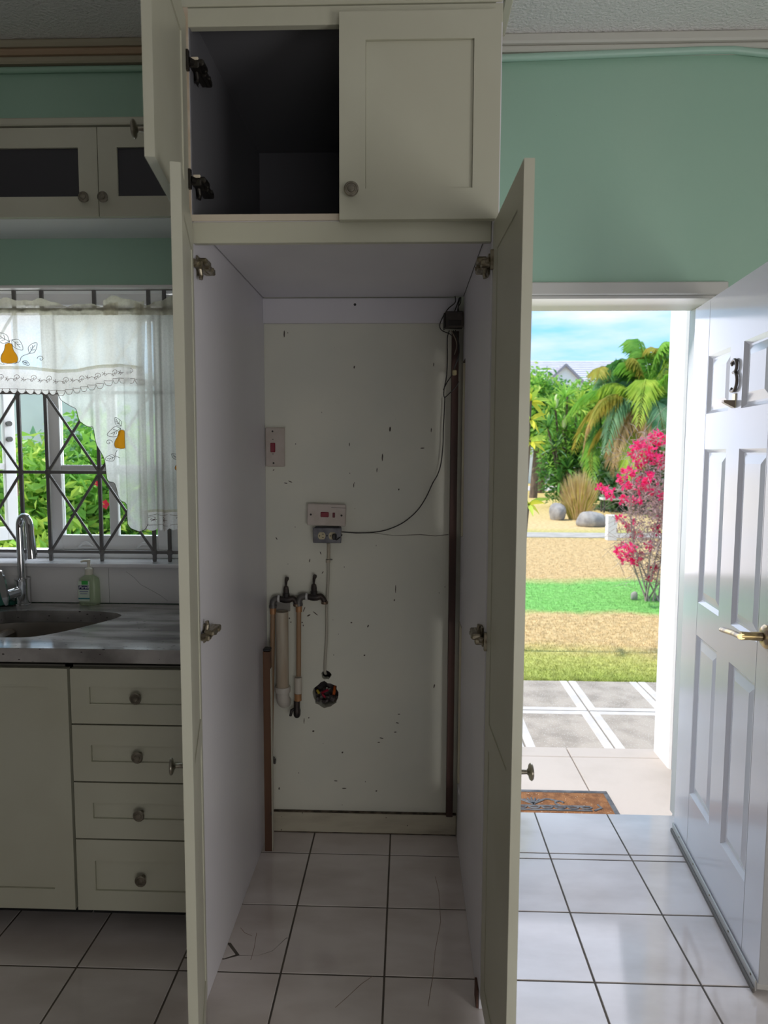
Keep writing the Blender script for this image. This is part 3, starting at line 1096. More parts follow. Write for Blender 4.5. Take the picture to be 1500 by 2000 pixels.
for (xa, xb) in ((-1.6185, -1.0695), (-1.0665, wx1 - .001)):
    M = frame_M((xa, wyf, wz0 + .001), (1, 0, 0), (0, -1, 0))
    d = shaker(wc, 'door', M, xb - xa, .295, .020, (.066, .066, .067, .066), [], panel_mat=GL, pname='glass_pane', recess=.008, pt=.004)
    knob(M, (-1.110 if xa < -1.2 else -1.0435) - xa, .020, .056, d)
# ---------------------------------------------------------------- entry door leaf
hp = Vector((1.094, 2.718, .012))
fp = Vector((1.0067, 1.8718, .012))
ud = (fp - hp)
DWd = .853
ud.normalize()
nd = Vector((-ud.y, ud.x, 0))
if nd.x > 0:
    nd = -nd
MD = frame_M(hp - nd * .042, ud, nd)            # y=0 room-side face, y=.042 face toward the doorway
DH = 2.068
door = struct(thing('door_1', (hp.x, hp.y, 0), 'white six panel entry door standing open beside the doorway', 'door'))
dt_ = .042
st = MB(MD)
cols = [(.178, .398), (.512, .722)]
rows = [(1.662, 1.868), (.974, 1.536), (.240, .852)]
# stiles and rails around six sunk panels
bvl = 0
xs_ = [0, cols[0][0], cols[0][1], cols[1][0], cols[1][1], DWd]
st.box(0, xs_[1], 0, dt_, .02, DH, bvl)
st.box(xs_[2], xs_[3], 0, dt_, .02, DH)
st.box(xs_[4], xs_[5], 0, dt_, .02, DH, bvl)
zz_ = [.02, rows[2][0], rows[2][1], rows[1][0], rows[1][1], rows[0][0], rows[0][1], DH]
for i in (0, 2, 4, 6):
    st.box(xs_[1], xs_[2], 0, dt_, zz_[i], zz_[i + 1])
    st.box(xs_[3], xs_[4], 0, dt_, zz_[i], zz_[i + 1])
st.build('leaf', WHITE, door)


def raised(mb, x0, x1, z0, z1, yb_, yf_, s_):
    """fielded panel: sunk moat then bevel up to a field, s_=+1 toward +y"""
    def q_(i, y):
        return [(x0 + i, y, z0 + i), (x1 - i, y, z0 + i), (x1 - i, y, z1 - i), (x0 + i, y, z1 - i)]
    rs = [q_(0, yf_), q_(.012, yf_ - s_ * .011), q_(.018, yf_ - s_ * .011), q_(.046, yf_ - s_ * .003), q_(.05, yf_ - s_ * .003)]
    vs_ = [p_ for r_ in rs for p_ in r_]
    f_ = []
    for i in range(4):
        for k in range(4):
            f_.append((i * 4 + k, i * 4 + (k + 1) % 4, (i + 1) * 4 + (k + 1) % 4, (i + 1) * 4 + k))
    f_.append((16, 17, 18, 19))
    mb.add(vs_, f_)


for (a_, b_) in cols:
    for (c_, d_) in rows:
        pm = MB(MD)
        raised(pm, a_, b_, c_, d_, 0, dt_ - .0005, 1)
        raised(pm, a_, b_, c_, d_, 0, .0005, -1)
        pm.build('panel', WHITE, door, fix=True)
vl = MB(MD)                                       # hairline joints of the stiles
for x_ in (xs_[1] - .006, xs_[4] + .004):
    vl.box(x_, x_ + .0016, dt_ - .0002, dt_ + .0004, .03, DH - .005)
vl.build('stile_joint', mat('joint_grey', (.35, .35, .37), .6), door)
ed = MB(MD)
ed.box(DWd - .0004, DWd + .0012, .001, dt_ - .001, .02, DH - .001)
ed.build('door_edge', mat('bare_edge_grey', (.36, .36, .36), .5), door)
ws = MB(MD)
ws.box(0, DWd + .002, -.002, dt_ + .004, 0.004, .022, .002)
ws.box(0.002, DWd, dt_ + .003, dt_ + .008, -.0035, .03, .002)
ws.build('weather_strip', mat('strip_aluminium', (.45, .44, .42), .4, .3), door)
rubber = MB(MD)
rubber.box(.0, DWd, dt_ + .006, dt_ + .014, -.011, .006, .003)
rubber.build('strip_rubber', mat('grey_rubber', (.13, .12, .11), .7), door)
sc = MB(MD)
for k in range(5):
    sc.lathe([(.0035, 0), (.0035, .002), (0, .0025)], (.1 + k * .18, dt_ + .008, .024), (0, 1, 0), 8)
sc.build('screw_row', HINGE, door)
# lever handle on its round rose
hx_, hz_ = .786, 1.008
hm = MB(MD)
hm.lathe([(.034, 0), (.034, .004), (.028, .010), (.016, .013), (.0135, .013)], (hx_, dt_, hz_), (0, 1, 0), 26)
hm.lathe([(.034, 0), (.034, .004), (.028, .010), (.016, .013)], (hx_, 0, hz_), (0, -1, 0), 26)
hnd = hm.build('door_handle', BRASS, door, 35)
lm = MB(MD)
lm.tube([(hx_, dt_ + .012, hz_), (hx_, dt_ + .045, hz_), (hx_, dt_ + .068, hz_)], [.0135, .0115, .0125], 16)
lm.build('neck', BRASS, hnd, 40)
lm2 = MB(MD)
lm2.tube([(hx_ + .012, dt_ + .070, hz_), (hx_ - .03, dt_ + .074, hz_ - .002), (hx_ - .075, dt_ + .080, hz_ - .006), (hx_ - .105, dt_ + .080, hz_ - .010)], [.0125, .0115, .0125, .0125], 12, flat=.65)
lm2.build('lever', BRASS, hnd, 40)
# house number 3 and the little knocker
num = MB(MD)
n0x, n0z = .452, 1.771
arc = []
for k in range(12):
    t_ = R(150) - R(250) * k / 11
    arc.append((n0x + .0 + .024 * math.cos(t_), dt_ + .006, n0z + .028 + .020 * math.sin(t_)))
for k in range(1, 15):
    t_ = R(100) - R(215) * k / 14
    arc.append((n0x - .002 + .032 * math.cos(t_), dt_ + .006, n0z - .021 + .030 * math.sin(t_)))
arc = [(x_, y_, z_) for x_, y_, z_ in arc]
num.tube(arc, [.0060] + [.0052] * (len(arc) - 2) + [.0065], 8)
num.blob((arc[0][0] + .002, dt_ + .006, arc[0][2] - .001), (.008, .005, .008), 10, 6)
num.blob((arc[-1][0] + .001, dt_ + .006, arc[-1][2] + .002), (.0085, .005, .0085), 10, 6)
num.build('number', mat('dark_bronze', (.13, .11, .095), .35, .7), door, 60)
kn = MB(MD)
kn.box(n0x - .012, n0x + .016, dt_ - .001, dt_ + .004, 1.668, 1.712, .001)
kn.build('knocker_plate', mat('pale_brass', (.62, .56, .36), .4, .6), door)
kn = MB(MD)
kn.add([(n0x - .012, dt_ + .003, 1.666), (n0x + .016, dt_ + .003, 1.666), (n0x + .016, dt_ + .003, 1.690), (n0x - .012, dt_ + .003, 1.690),
        (n0x - .008, dt_ + .036, 1.684), (n0x + .012, dt_ + .036, 1.684), (n0x + .012, dt_ + .036, 1.691), (n0x - .008, dt_ + .036, 1.691)],
       [(0, 1, 2, 3), (4, 5, 6, 7), (0, 1, 5, 4), (1, 2, 6, 5), (2, 3, 7, 6), (3, 0, 4, 7)])
kn.build('knocker', mat('bronze_knocker', (.20, .16, .12), .35, .8), door)

# ================================================================ inside the niche
IV = mat('ivory_plate', (.56, .50, .46), .45, col2=(.50, .44, .39), nscale=18, ndet=6)
RED = mat('red_rocker', (.22, .012, .03), .3)
VDARK = mat('dark_slot', (.02, .018, .018), .6)


def yplate(name, label, x0, x1, z0, z1, dep, m, yb=W):
    t = thing(name, ((x0 + x1) / 2, yb, z0), label, 'switch')
    b_ = MB()
    b_.box(x0, x1, yb - dep, yb - .0002, z0, z1, .003)
    b_.build('plate', m, t)
    return t


def screw(t, x, z, y, r=.0035):
    MB().lathe([(r, 0), (r, .0012), (0, .0016)], (x, y, z), (0, -1, 0), 10).build('screw', VDARK, t, 40)


t = yplate('cooker_switch', 'flat ivory switch plate with one red rocker at the left corner of the niche', -.547, -.472, 1.475, 1.626, .010, IV)
MB().box(-.5275, -.5085, W - .014, W - .009, 1.531, 1.567, .002).build('rocker', RED, t)
screw(t, -.519, 1.611, W - .0095)
screw(t, -.516, 1.489, W - .0095)
MB().box(-.521, -.515, W - .0106, W - .0098, 1.579, 1.5815).build('mark', VDARK, t)
MB().box(-.521, -.515, W - .0106, W - .0098, 1.523, 1.525).build('mark', VDARK, t)
lp = MB()
lp.box(-.548, -.470, W - .011, W - .002, 1.6262, 1.6295, .001)
lp.build('paint_lip', NICHE, t)

# two-gang ivory box, hung a little askew
bx0, bz0 = -.379, 1.250
M = Matrix.Translation((bx0 + .072, W, bz0 + .042)) @ Matrix.Rotation(R(1.4), 4, 'Y')
t = thing('switch_box', (bx0 + .072, W, bz0), 'dirty ivory switch box with red rocker and red neon above grey outlet', 'switch')
b_ = MB(M)
b_.box(-.072, .072, -.042, -.0005, -.040, .040, .004)
b_.build('box', IV, t)
p_ = MB(M)
p_.box(-.0738, .0738, -.047, -.0415, -.0415, .0415, .003)
p_.build('plate', IV, t)
r_ = MB(M)
r_.box(-.022, .009, -.053, -.0465, -.008, .0115, .002)
r_.build('rocker', RED, t)
r_ = MB(M)
r_.box(.0235, .0330, -.0495, -.0465, -.009, .010, .0015)
r_.build('neon', mat('dark_red_neon', (.12, .008, .02), .3), t)
for x_ in (-.060, .058):
    MB(M).lathe([(.004, 0), (.004, .0012), (0, .0016)], (x_, -.0468, 0), (0, -1, 0), 10).build('screw', VDARK, t, 40)
MB(M).box(.018, .073, -.0474, -.0466, .0285, .0298).build('crack', VDARK, t)

# grey metal box with two round receptacles
ox0, ox1, oz0, oz1 = -.3585, -.2505, 1.184, 1.2445
t = thing('outlet_box', ((ox0 + ox1) / 2, W, oz0), 'grey metal outlet box with two round cream receptacles', 'outlet')
b_ = MB()
b_.box(ox0 + .003, ox1 - .003, W - .045, W - .0005, oz0 + .003, oz1, .003)
b_.build('box', mat('grey_steel_box', (.10, .10, .115), .45, .5, col2=(.16, .16, .175), nscale=25), t)
b_ = MB()
b_.box(ox0, ox1, W - .049, W - .0452, oz0, oz1 - .002, .0025)
b_.build('cover', MATS['grey_steel_box'], t)
CRM = mat('old_cream_receptacle', (.52, .46, .30), .45)
for x_ in (-.325, -.284):
    r_ = MB()
    r_.prism([(x_ + .0145 * math.cos(2 * math.pi * k / 20), 1.212 + max(-.0135, min(.0135, .0165 * math.sin(2 * math.pi * k / 20)))) for k in range(20)], W - .0515, W - .048, 'y')
    ro = r_.build('receptacle', CRM, t)
    s_ = MB()
    s_.box(x_ + .001, x_ + .0085, W - .0521, W - .0513, 1.2175, 1.2198)
    s_.box(x_ + .001, x_ + .0085, W - .0521, W - .0513, 1.2042, 1.2065)
    s_.lathe([(.0024, 0), (.0024, .0008)], (x_ - .008, W - .0514, 1.212), (0, -1, 0), 8)
    s_.build('slots', VDARK, ro)
screw(t, -.3045, 1.2125, W - .049, .003)
t2_ = thing('plug', (-.276, W - .055, 1.2), 'small black plug pushed into the right receptacle', 'plug')
b_ = MB()
b_.box(-.2825, -.2665, W - .078, W - .0518, 1.200, 1.222, .004)
b_.build('plug_body', BLACK, t2_)
MB().tube([(-.272, W - .075, 1.203), (-.266, W - .072, 1.199), (-.256, W - .05, 1.206), (-.249, W - .03, 1.214)], .0022, 8).build('lead', BLACK, t2_, 60)

# thin cord hanging in a long curve up to the transformer
YC = W - .012
cpx = [(-0.251, 1.223), (-0.187, 1.22), (-0.117, 1.224), (-0.064, 1.237), (-0.008, 1.265), (0.041, 1.309), (0.074, 1.359), (0.099, 1.414), (0.117, 1.446), (0.13, 1.489), (0.137, 1.559), (0.138, 1.627), (0.141, 1.695), (0.142, 1.742)]


def smooth_path(pts, k=4):
    out = []
    n_ = len(pts)
    for i in range(n_ - 1):
        p0, p1, p2, p3 = (Vector(pts[max(0, min(n_ - 1, i + j))]) for j in (-1, 0, 1, 2))
        for s_ in range(k):
            t_ = s_ / k
            out.append(.5 * ((2 * p1) + (p2 - p0) * t_ + (2 * p0 - 5 * p1 + 4 * p2 - p3) * t_ ** 2 + (3 * p1 - p0 - 3 * p2 + p3) * t_ ** 3))
    out.append(Vector(pts[-1]))
    return out


cord = MB().tube(smooth_path([(p[0], YC, p[1]) for p in cpx]), .0021, 7).build('cord', mat('dark_cord', (.03, .028, .026), .5), None, 60)
tag(cord, 'thin dark cord curving across the niche wall up from the outlet box', 'cord')
# transformer and its loose wires
t = thing('transformer', (.17, 2.62, 1.992), 'small dark brown transformer box in the top right corner of the niche', 'transformer')
b_ = MB()
b_.box(.137, .2045, 2.606, 2.6475, 1.994, 2.053, .003)
b_.build('box', mat('dark_brown_box', (.055, .045, .04), .5, col2=(.09, .075, .065), nscale=25), t)
b_ = MB()
b_.box(.132, .1385, 2.600, 2.6475, 1.990, 2.046, .002)
b_.box(.150, .196, 2.603, 2.6065, 2.000, 2.020, .001)
b_.build('lug', mat('dark_metal_lug', (.05, .045, .042), .4, .6), t)
WPOS = [[(0.173, 2.108), (0.174, 2.086), (0.149, 2.064), (0.131, 2.036), (0.118, 2.005), (0.124, 1.984), (0.154, 1.971), (0.166, 1.962)],
        [(0.189, 2.103), (0.181, 2.077), (0.171, 2.049)], [(0.191, 2.103), (0.185, 2.071), (0.182, 2.047)], [(0.194, 2.103), (0.193, 2.083), (0.185, 2.068), (0.191, 2.047)],
        [(0.154, 1.984), (0.147, 1.956), (0.148, 1.881), (0.145, 1.816), (0.136, 1.765), (0.138, 1.738), (0.157, 1.753), (0.182, 1.778), (0.191, 1.797)],
        [(0.168, 1.984), (0.183, 1.956), (0.187, 1.919), (0.188, 1.881), (0.175, 1.853), (0.168, 1.825), (0.147, 1.793), (0.134, 1.765)],
        [(0.175, 1.984), (0.187, 1.947), (0.19, 1.9), (0.182, 1.872), (0.177, 1.844)], [(0.16, 1.982), (0.177, 1.952), (0.182, 1.926), (0.174, 1.896)]]
for i, w_ in enumerate(WPOS):
    MB().tube(smooth_path([(min(p[0], .203), 2.612 + .006 * math.sin(i * 1.7 + k), p[1]) for k, p in enumerate(w_)]), .0019, 6).build('wire', MATS['dark_cord'] if i != 7 else mat('pale_wire', (.30, .26, .2), .5), t, 60)
k_ = (0.175, 1.829)
MB().box(k_[0] - .009, k_[0] + .007, 2.604, 2.618, k_[1] - .010, k_[1] + .010, .003).build('wire_connector', mat('yellowed_connector', (.42, .36, .2), .5), t)

# battens
wood_r = MB().box(.1655, .1915, 2.636, W - .0008, .0865, 1.985, .001).build('wood_batten', mat('dark_red_wood', (.075, .032, .024), .55, col2=(.045, .02, .016), nscale=7, stretch=(3, 3, .35)))
tag(wood_r, 'dark red wooden batten standing on the baseboard in the right corner', 'batten')
wood_l = thing('wood_batten', (-.525, 2.53, 0), 'worn brown wooden batten with nail holes standing against the left panel', 'batten')
MB().box(-.5355, -.508, 2.513, 2.540, .001, .785, .001).build('post', mat('brown_wood', (.13, .06, .028), .6, col2=(.085, .038, .02), nscale=6, stretch=(4, 4, .35), speck=(.03, .018, .012), sscale=16, ssize=.085, sstretch=(1, 1, .45)), wood_l)
MB().box(-.5078, -.5055, 2.514, 2.540, .001, .72).build('paint_drip', mat('old_white_paint', (.52, .50, .42), .6), wood_l)
MB().box(-.536, -.507, 2.512, 2.545, .7855, .797, .004).build('cap', BLACK, wood_l)

# taps and pipes on the wall
YP = W - .036
COPPER = mat('painted_copper', (.36, .22, .12), .5, col2=(.30, .20, .12), nscale=10, stretch=(2, 2, .5))
BRZ = mat('copper_fitting', (.42, .22, .10), .45, .3)
IRON = mat('dark_iron', (.03, .026, .026), .45, .5, col2=(.06, .045, .04), nscale=30)
GREYF = mat('grey_fitting', (.13, .125, .12), .4, .5)


def tap(x, z, label, spout_len=.043, dirx=1):
    t_ = thing('water_tap', (x, YP, z - .03), label, 'tap')
    b1 = MB()
    b1.tube(smooth_path([(x - .028, YP, z), (x - .012, YP, z - .002), (x + .012, YP, z - .002), (x + .026, YP, z + .002), (x + .036, YP - .003, z - .006), (x + .042, YP - .004, z - .018)], 3),
            [.0105, .011, .012, .0135, .0145, .0145, .014, .013, .012, .0115, .011, .0105, .0105, .0105, .0105, .011], 12)
    b1.build('body', IRON, t_, 45)
    MB().lathe([(.0135, 0), (.0135, .009), (.010, .010)], (x + .042, YP - .004, z - .018), (0, 0, -1), 14).build('nozzle', mat('worn_brass_lip', (.18, .13, .09), .4, .7), t_, 40)
    s_ = MB()
    s_.lathe([(.0135, 0), (.0135, .014), (.0115, .016), (.0115, .026), (.009, .040), (.0045, .043), (.0045, .052)], (x, YP, z + .008), (0, 0, 1), 8)
    s_.build('bonnet', IRON, t_, 30)
    h_ = MB()
    h_.tube([(x, YP, z + .058), (x + .001, YP - .002, z + .070), (x + .004, YP - .002, z + .080), (x + .006, YP - .003, z + .086)], [.0048, .006, .0085, .006], 10)
    h_.tube([(x - .001, YP + .012, z + .079), (x + .003, YP - .002, z + .081), (x + .004, YP - .016, z + .079)], [.005, .007, .005], 8)
    h_.build('handle', IRON, t_, 60)
    return t_


tx1, tx2 = -.467, -.358
tap(tx1, .962, 'black iron water tap above the fat plastic pipe')
tap(tx2, .972, 'dark iron water tap with brassy lip on the right hand pipe')


def rise(x_pipe, x_tap, z_top, z_bot, label, lean=-.003):
    t_ = thing('water_pipe', (x_pipe, YP, z_bot), label, 'pipe')
    MB().tube([(x_pipe + lean, YP, z_bot), (x_pipe, YP, z_top - .033)], .0095, 12).build('tube', COPPER, t_, 40)
    MB().lathe([(.0125, 0), (.0125, .026), (.011, .028)], (x_pipe, YP, z_top - .060), (0, 0, 1), 14).build('fitting', BRZ, t_, 40)
    e_ = MB()
    e_.tube(smooth_path([(x_pipe, YP, z_top - .034), (x_pipe, YP, z_top - .018), (x_pipe + .006, YP, z_top - .005), (x_pipe + .018, YP, z_top), (x_tap - .024, YP, z_top)], 4), .0135, 12)
    e_.lathe([(.0155, 0), (.0155, .010)], (x_pipe, YP, z_top - .036), (0, 0, 1), 14)
    e_.build('elbow', GREYF, t_, 45)
    MB().tube([(x_tap - .032, YP, z_top), (x_tap - .024, YP, z_top)], .0142, 12).build('thread_tape', mat('white_tape', (.62, .62, .62), .6), t_, 40)
    return t_


rise(-.5185, tx1, .962, .002, 'brown copper water pipe left of the fat plastic pipe', -.024)
p2 = rise(-.417, tx2, .972, .655, 'brown copper water pipe ending in a black stop valve')
c_ = MB().lathe([(.0145, 0), (.0150, .002), (.0150, .062), (.0135, .064)], (-.4215, YP, .585), (0, 0, 1), 16)
c_.build('socket', mat('cream_pvc', (.56, .52, .45), .45), p2, 40)
MB().lathe([(.0142, 0), (.0142, .028)], (-.423, YP, .556), (0, 0, 1), 16).build('fitting', BRZ, p2, 40)
v_ = MB()
v_.lathe([(.006, 0), (.011, .004), (.0135, .012), (.0145, .030), (.012, .040), (.0125, .058), (.0125, .068)], (-.4275, YP, .486), (0, 0, 1), 10)
v_.build('stop_valve', IRON, p2, 40)
MB().tube([(-.437, YP, .520), (-.447, YP - .008, .518), (-.452, YP - .010, .496)], [.008, .007, .005], 8).build('valve_lever', IRON, p2, 50)

pv = thing('waste_pipe', (-.485, YP, .52), 'fat stained white plastic waste pipe open at the top', 'pipe')
pxx, pr_ = -.4835, .0245
PVC = mat('stained_pvc', (.50, .45, .36), .45, col2=(.42, .34, .25), nscale=5, stretch=(5, 5, .6), speck=(.12, .09, .07), sscale=16, ssize=.07)
o_ = MB()
o_.lathe([(pr_ - .003, .02), (pr_ - .003, .302), (pr_, .302), (pr_, 0)], (pxx, YP, .610), (0, 0, 1), 24)
o_.build('tube', PVC, pv, 40)
o_ = MB()
o_.lathe([(pr_ + .0055, 0), (pr_ + .0062, .003), (pr_ + .0062, .019), (pr_ + .004, .022)], (pxx, YP, .590), (0, 0, 1), 24)
o_.build('collar', mat('white_pvc', (.58, .55, .50), .4), pv, 40)
o_ = MB()
o_.tube(smooth_path([(pxx, YP, .591), (pxx, YP, .566), (pxx + .003, YP + .010, .548), (pxx + .004, YP + .032, .540)], 4), .0255, 20)
o_.build('elbow', MATS['white_pvc'], pv, 45)
MB().box(pxx - .029, pxx + .027, W - .006, W - .0004, .905, .962, .002).build('grey_patch', mat('patch_grey', (.30, .285, .265), .8), pv)  # grey patch on the wall above the open pipe

# flex conduit from the outlet box down into the small hole
t = thing('cable_conduit', (-.303, W, .66), 'thin painted cable sleeve dropping from the outlet box into the wall', 'conduit')
ca = [(-0.303, 1.178), (-0.303, 1.116)]
cb = [(-0.305, 1.108), (-0.305, 1.039), (-0.311, 0.937), (-0.312, 0.814), (-0.318, 0.711), (-0.319, 0.665)]
MB().tube([(p[0], W - .010, p[1]) for p in ca], .0062, 10).build('sleeve', mat('beige_sleeve', (.46, .41, .32), .5), t, 40)
MB().tube(smooth_path([(p[0], W - .010, p[1]) for p in cb] + [(cb[-1][0] + .001, W + .012, cb[-1][1] - .014)]), .0056, 10).build('tube', mat('painted_tube', (.46, .44, .37), .55), t, 60)
MB().lathe([(.009, 0), (.009, .012)], (cb[0][0], W - .010, cb[0][1] - .006), (0, 0, 1), 12).build('coupling', MATS['beige_sleeve'], t, 40)
MB().box(cb[0][0] - .008, cb[0][0] + .016, W - .012, W, cb[0][1] + .004, cb[0][1] + .007).build('cable_clip', GREYF, t)

# cut wires in the broken hole
t = thing('cut_wires', (hole_c[0], W + .02, hole_c[1] - .04), 'cut yellow, red and orange wire ends inside the broken wall hole', 'wires')
for pts_, r0, cc, nm in (([(-.040, .045, -.002), (-.036, .012, .012), (-.028, .006, .002)], .0052, (.45, .32, .03), 'yellow'),
                         ([(-.026, .045, -.012), (-.012, .015, .006), (.006, .004, .018)], .0052, (.30, .01, .035), 'red'),
                         ([(-.02, .045, -.004), (-.014, .012, -.006), (-.004, .008, -.014)], .0045, (.30, .01, .035), 'red'),
                         ([(.030, .04, .020), (.032, .010, .012), (.030, .002, .000)], .0058, (.55, .11, .02), 'orange'),
                         ([(.01, .045, .01), (.002, .01, .020), (.003, .004, .027)], .003, (.5, .48, .44), 'grey')):
    MB().tube([(hole_c[0] + p[0], W + p[1], hole_c[1] + p[2]) for p in pts_], r0, 8).build('wire', mat(nm + '_wire', cc, .4), t, 50)
rb = MB()
rr_ = random.Random(21)
for k in range(26):
    a_, q_ = rr_.uniform(3.3, 6.1), rr_.uniform(.022, .046)
    rb.blob((hole_c[0] + q_ * math.cos(a_), W + rr_.uniform(.008, .045), hole_c[1] + q_ * math.sin(a_)), (rr_.uniform(.004, .009),) * 3, 6, 4, .3, k)
ro = rb.build('rubble', mat('plaster_rubble', (.05, .042, .045), .95, col2=(.16, .14, .14), nscale=40), t, fix=True)
ro['kind'] = 'stuff'
# the little bib valve low on the left
t = thing('angle_valve', (-.522, W - .03, .29), 'small dull metal angle valve low behind the left batten', 'valve')
v_ = MB()
v_.cyl((-.531, W - .001, .303), (-.531, W - .034, .303), .007, n=10)
v_.lathe([(.006, 0), (.010, .003), (.010, .010), (.006, .013)], (-.531, W - .030, .303), (1, 0, 0), 10)
v_.build('body', GREYF, t, 40)
MB().box(-.520, -.514, W - .040, W - .022, .294, .312, .002).build('handle', GREYF, t)
# long horizontal crack in the paint
ck = [(-0.207, 1.216), (-0.128, 1.219), (-0.048, 1.209), (0.052, 1.214), (0.112, 1.209), (0.163, 1.215)]
MB().tube([(p[0], W - .0002, p[1]) for p in ck], [.0003, .0010, .0007, .0013, .0011, .0014], 5).build('paint_crack', mat('crack_brown', (.12, .10, .08), .9), niche)

# scuffs and paint drips on the niche wall, drawn where they are
scuff = MB()
SC = [((-0.472, 1.981), 3, 14, 0), ((-0.204, 1.856), 3, 6, 0), ((0.099, 1.866), 2, 8, 0), ((-0.066, 1.621), 4, 10, 0), ((0.059, 1.549), 9, 2, 0), ((-0.095, 1.513), 3, 16, 0), ((-0.116, 1.464), 2, 10, 0),
      ((-0.223, 1.562), 2, 8, 0), ((-0.206, 1.404), 2, 9, 0), ((-0.031, 1.389), 3, 4, 0), ((0.092, 1.618), 2, 9, 0), ((-0.453, 1.417), 10, 2, 25), ((-0.471, 1.411), 8, 2, 10), ((-0.518, 1.462), 4, 2, -30),
      ((-0.402, 0.913), 2, 12, 20), ((-0.384, 0.889), 9, 3, -25), ((-0.357, 0.897), 14, 2, 40), ((-0.461, 0.876), 3, 4, 0), ((-0.455, 0.861), 4, 2, 0), ((-0.41, 0.86), 3, 3, 0), ((-0.406, 0.848), 2, 4, 0),
      ((-0.149, 0.849), 3, 6, 20), ((-0.163, 0.731), 4, 3, 0), ((-0.215, 0.862), 4, 3, 0), ((-0.041, 0.999), 2, 18, 0), ((-0.046, 0.954), 3, 4, 0), ((0.114, 0.61), 3, 9, 10), ((-0.025, 0.493), 6, 2, 0),
      ((-0.031, 0.457), 7, 2, 10), ((-0.039, 0.419), 6, 2, 0), ((-0.094, 0.393), 9, 2, 15), ((-0.105, 0.376), 6, 2, 0), ((-0.368, 0.417), 5, 4, 0), ((-0.405, 0.459), 2, 13, 0), ((-0.386, 0.472), 3, 3, 0), ((-0.336, 1.138), 2, 7, -25),
      ((-0.509, 1.194), 7, 2, 60), ((-0.379, 1.108), 2, 8, 10), ((-0.355, 1.041), 3, 5, 0), ((-0.328, 1.061), 2, 6, 30), ((-0.251, 0.331), 4, 4, 0), ((-0.114, 0.173), 4, 3, 0), ((-0.278, 0.212), 8, 2, 5), ((-0.244, 0.181), 10, 2, 0), ((-0.508, 0.175), 3, 6, 0)]
for (px_, pz_), w_, h_, a_ in SC:
    w2_, h2_ = w_ / 515 / 2, h_ / 515 / 2
    c_, s_ = math.cos(R(a_)), math.sin(R(a_))
    poly = [(-1, -.2), (-.4, -1), (.5, -.8), (1, .3), (.3, 1), (-.6, .7)]
    scuff.prism([(px_ + u * w2_ * c_ + v * h2_ * s_, pz_ - u * w2_ * s_ + v * h2_ * c_) for u, v in poly], W - .0006, W + .0004, 'y')
so2 = scuff.build('scuff_marks', mat('scuff_dark', (.10, .085, .07), .9), niche)
so2['kind'] = 'stuff'

# ================================================================ kitchen window
YB = 2.70
grille = thing('window_grille', (-1.4, YB, 1.09), 'grey iron security grille of bars and diagonal crosses across the kitchen window', 'grille')
BAR = mat('grey_bar_paint', (.15, .142, .14), .45)
gx = [-2.06, -1.86, -1.745, -1.536, -1.425, -1.215, -1.005, -.942]
gx[3] = (-1.536, 1.206)[0]
gx[4] = (-1.427, 1.207)[0]
gx[5] = (-1.219, 1.208)[0]
gx[6] = (-1.006, 1.21)[0]
gx[7] = (-0.944, 1.21)[0]
gz = [(-1.426, 1.13)[1], (-1.424, 1.448)[1], (-1.423, 1.761)[1], (-1.431, 2.075)[1], (-1.427, 2.159)[1]]
bh = .0068
for x_ in gx:
    MB().box(x_ - bh, x_ + bh, YB - .006, YB + .006, WZ0 + .0165, WZ1 - .001, .0015).build('bar', BAR, grille)
for z_ in gz:
    MB().box(WX0 + .001, WX1 - .001, YB - .005, YB + .005, z_ - .0062, z_ + .0062, .0015).build('bar', BAR, grille)
for i in (0, 2, 4, 5):
    for k in range(3):
        for s_ in (0, 1):
            xa, xb = (gx[i], gx[i + 1]) if s_ == 0 else (gx[i + 1], gx[i])
            MB().tube([(xa, YB + .002 - .004 * s_, gz[k]), (xb, YB + .002 - .004 * s_, gz[k + 1])], .0055, 6).build('diagonal_bar', BAR, grille)
wproto = None
for x_ in gx:
    for z_ in gz[:4]:
        if wproto is None:
            wproto = MB().blob((x_, YB - .002, z_), (.014, .008, .014), 8, 5).build('weld', BAR, grille, 60)
            wp0 = Vector((x_, 0, z_))
        else:
            clone(wproto, grille, Vector((x_, 0, z_)) - wp0)

YW = 2.80
win = MB()
fz0, fz1 = WZ0 + .0165, WZ1
lfx0, lfx1 = (-1.484, 1.28)[0], (-0.979, 1.284)[0]
win.box(WX0 + .0451, lfx1 + .0019, YW - .03, YW + .05, fz0, fz0 + .030, .003)
win.box(WX0 + .0451, lfx1 + .0019, YW - .03, YW + .05, fz1 - .055, fz1 - .0006, .003)
win.box(WX0 + .0006, WX0 + .045, YW - .029, YW + .049, fz0 + .0005, fz1 - .0135, .003)
win.box(lfx1 + .002, WX1 - .0006, YW - .029, YW + .049, fz0 + .0005, fz1 - .0135, .003)
win.box(WX0 + .002, WX1 - .002, W - .004, YW - .0305, fz1 - .012, fz1 - .0008, .002)
window = struct(win.build('window_1', WHITEW))
PANE = glass_mat('window_glass')


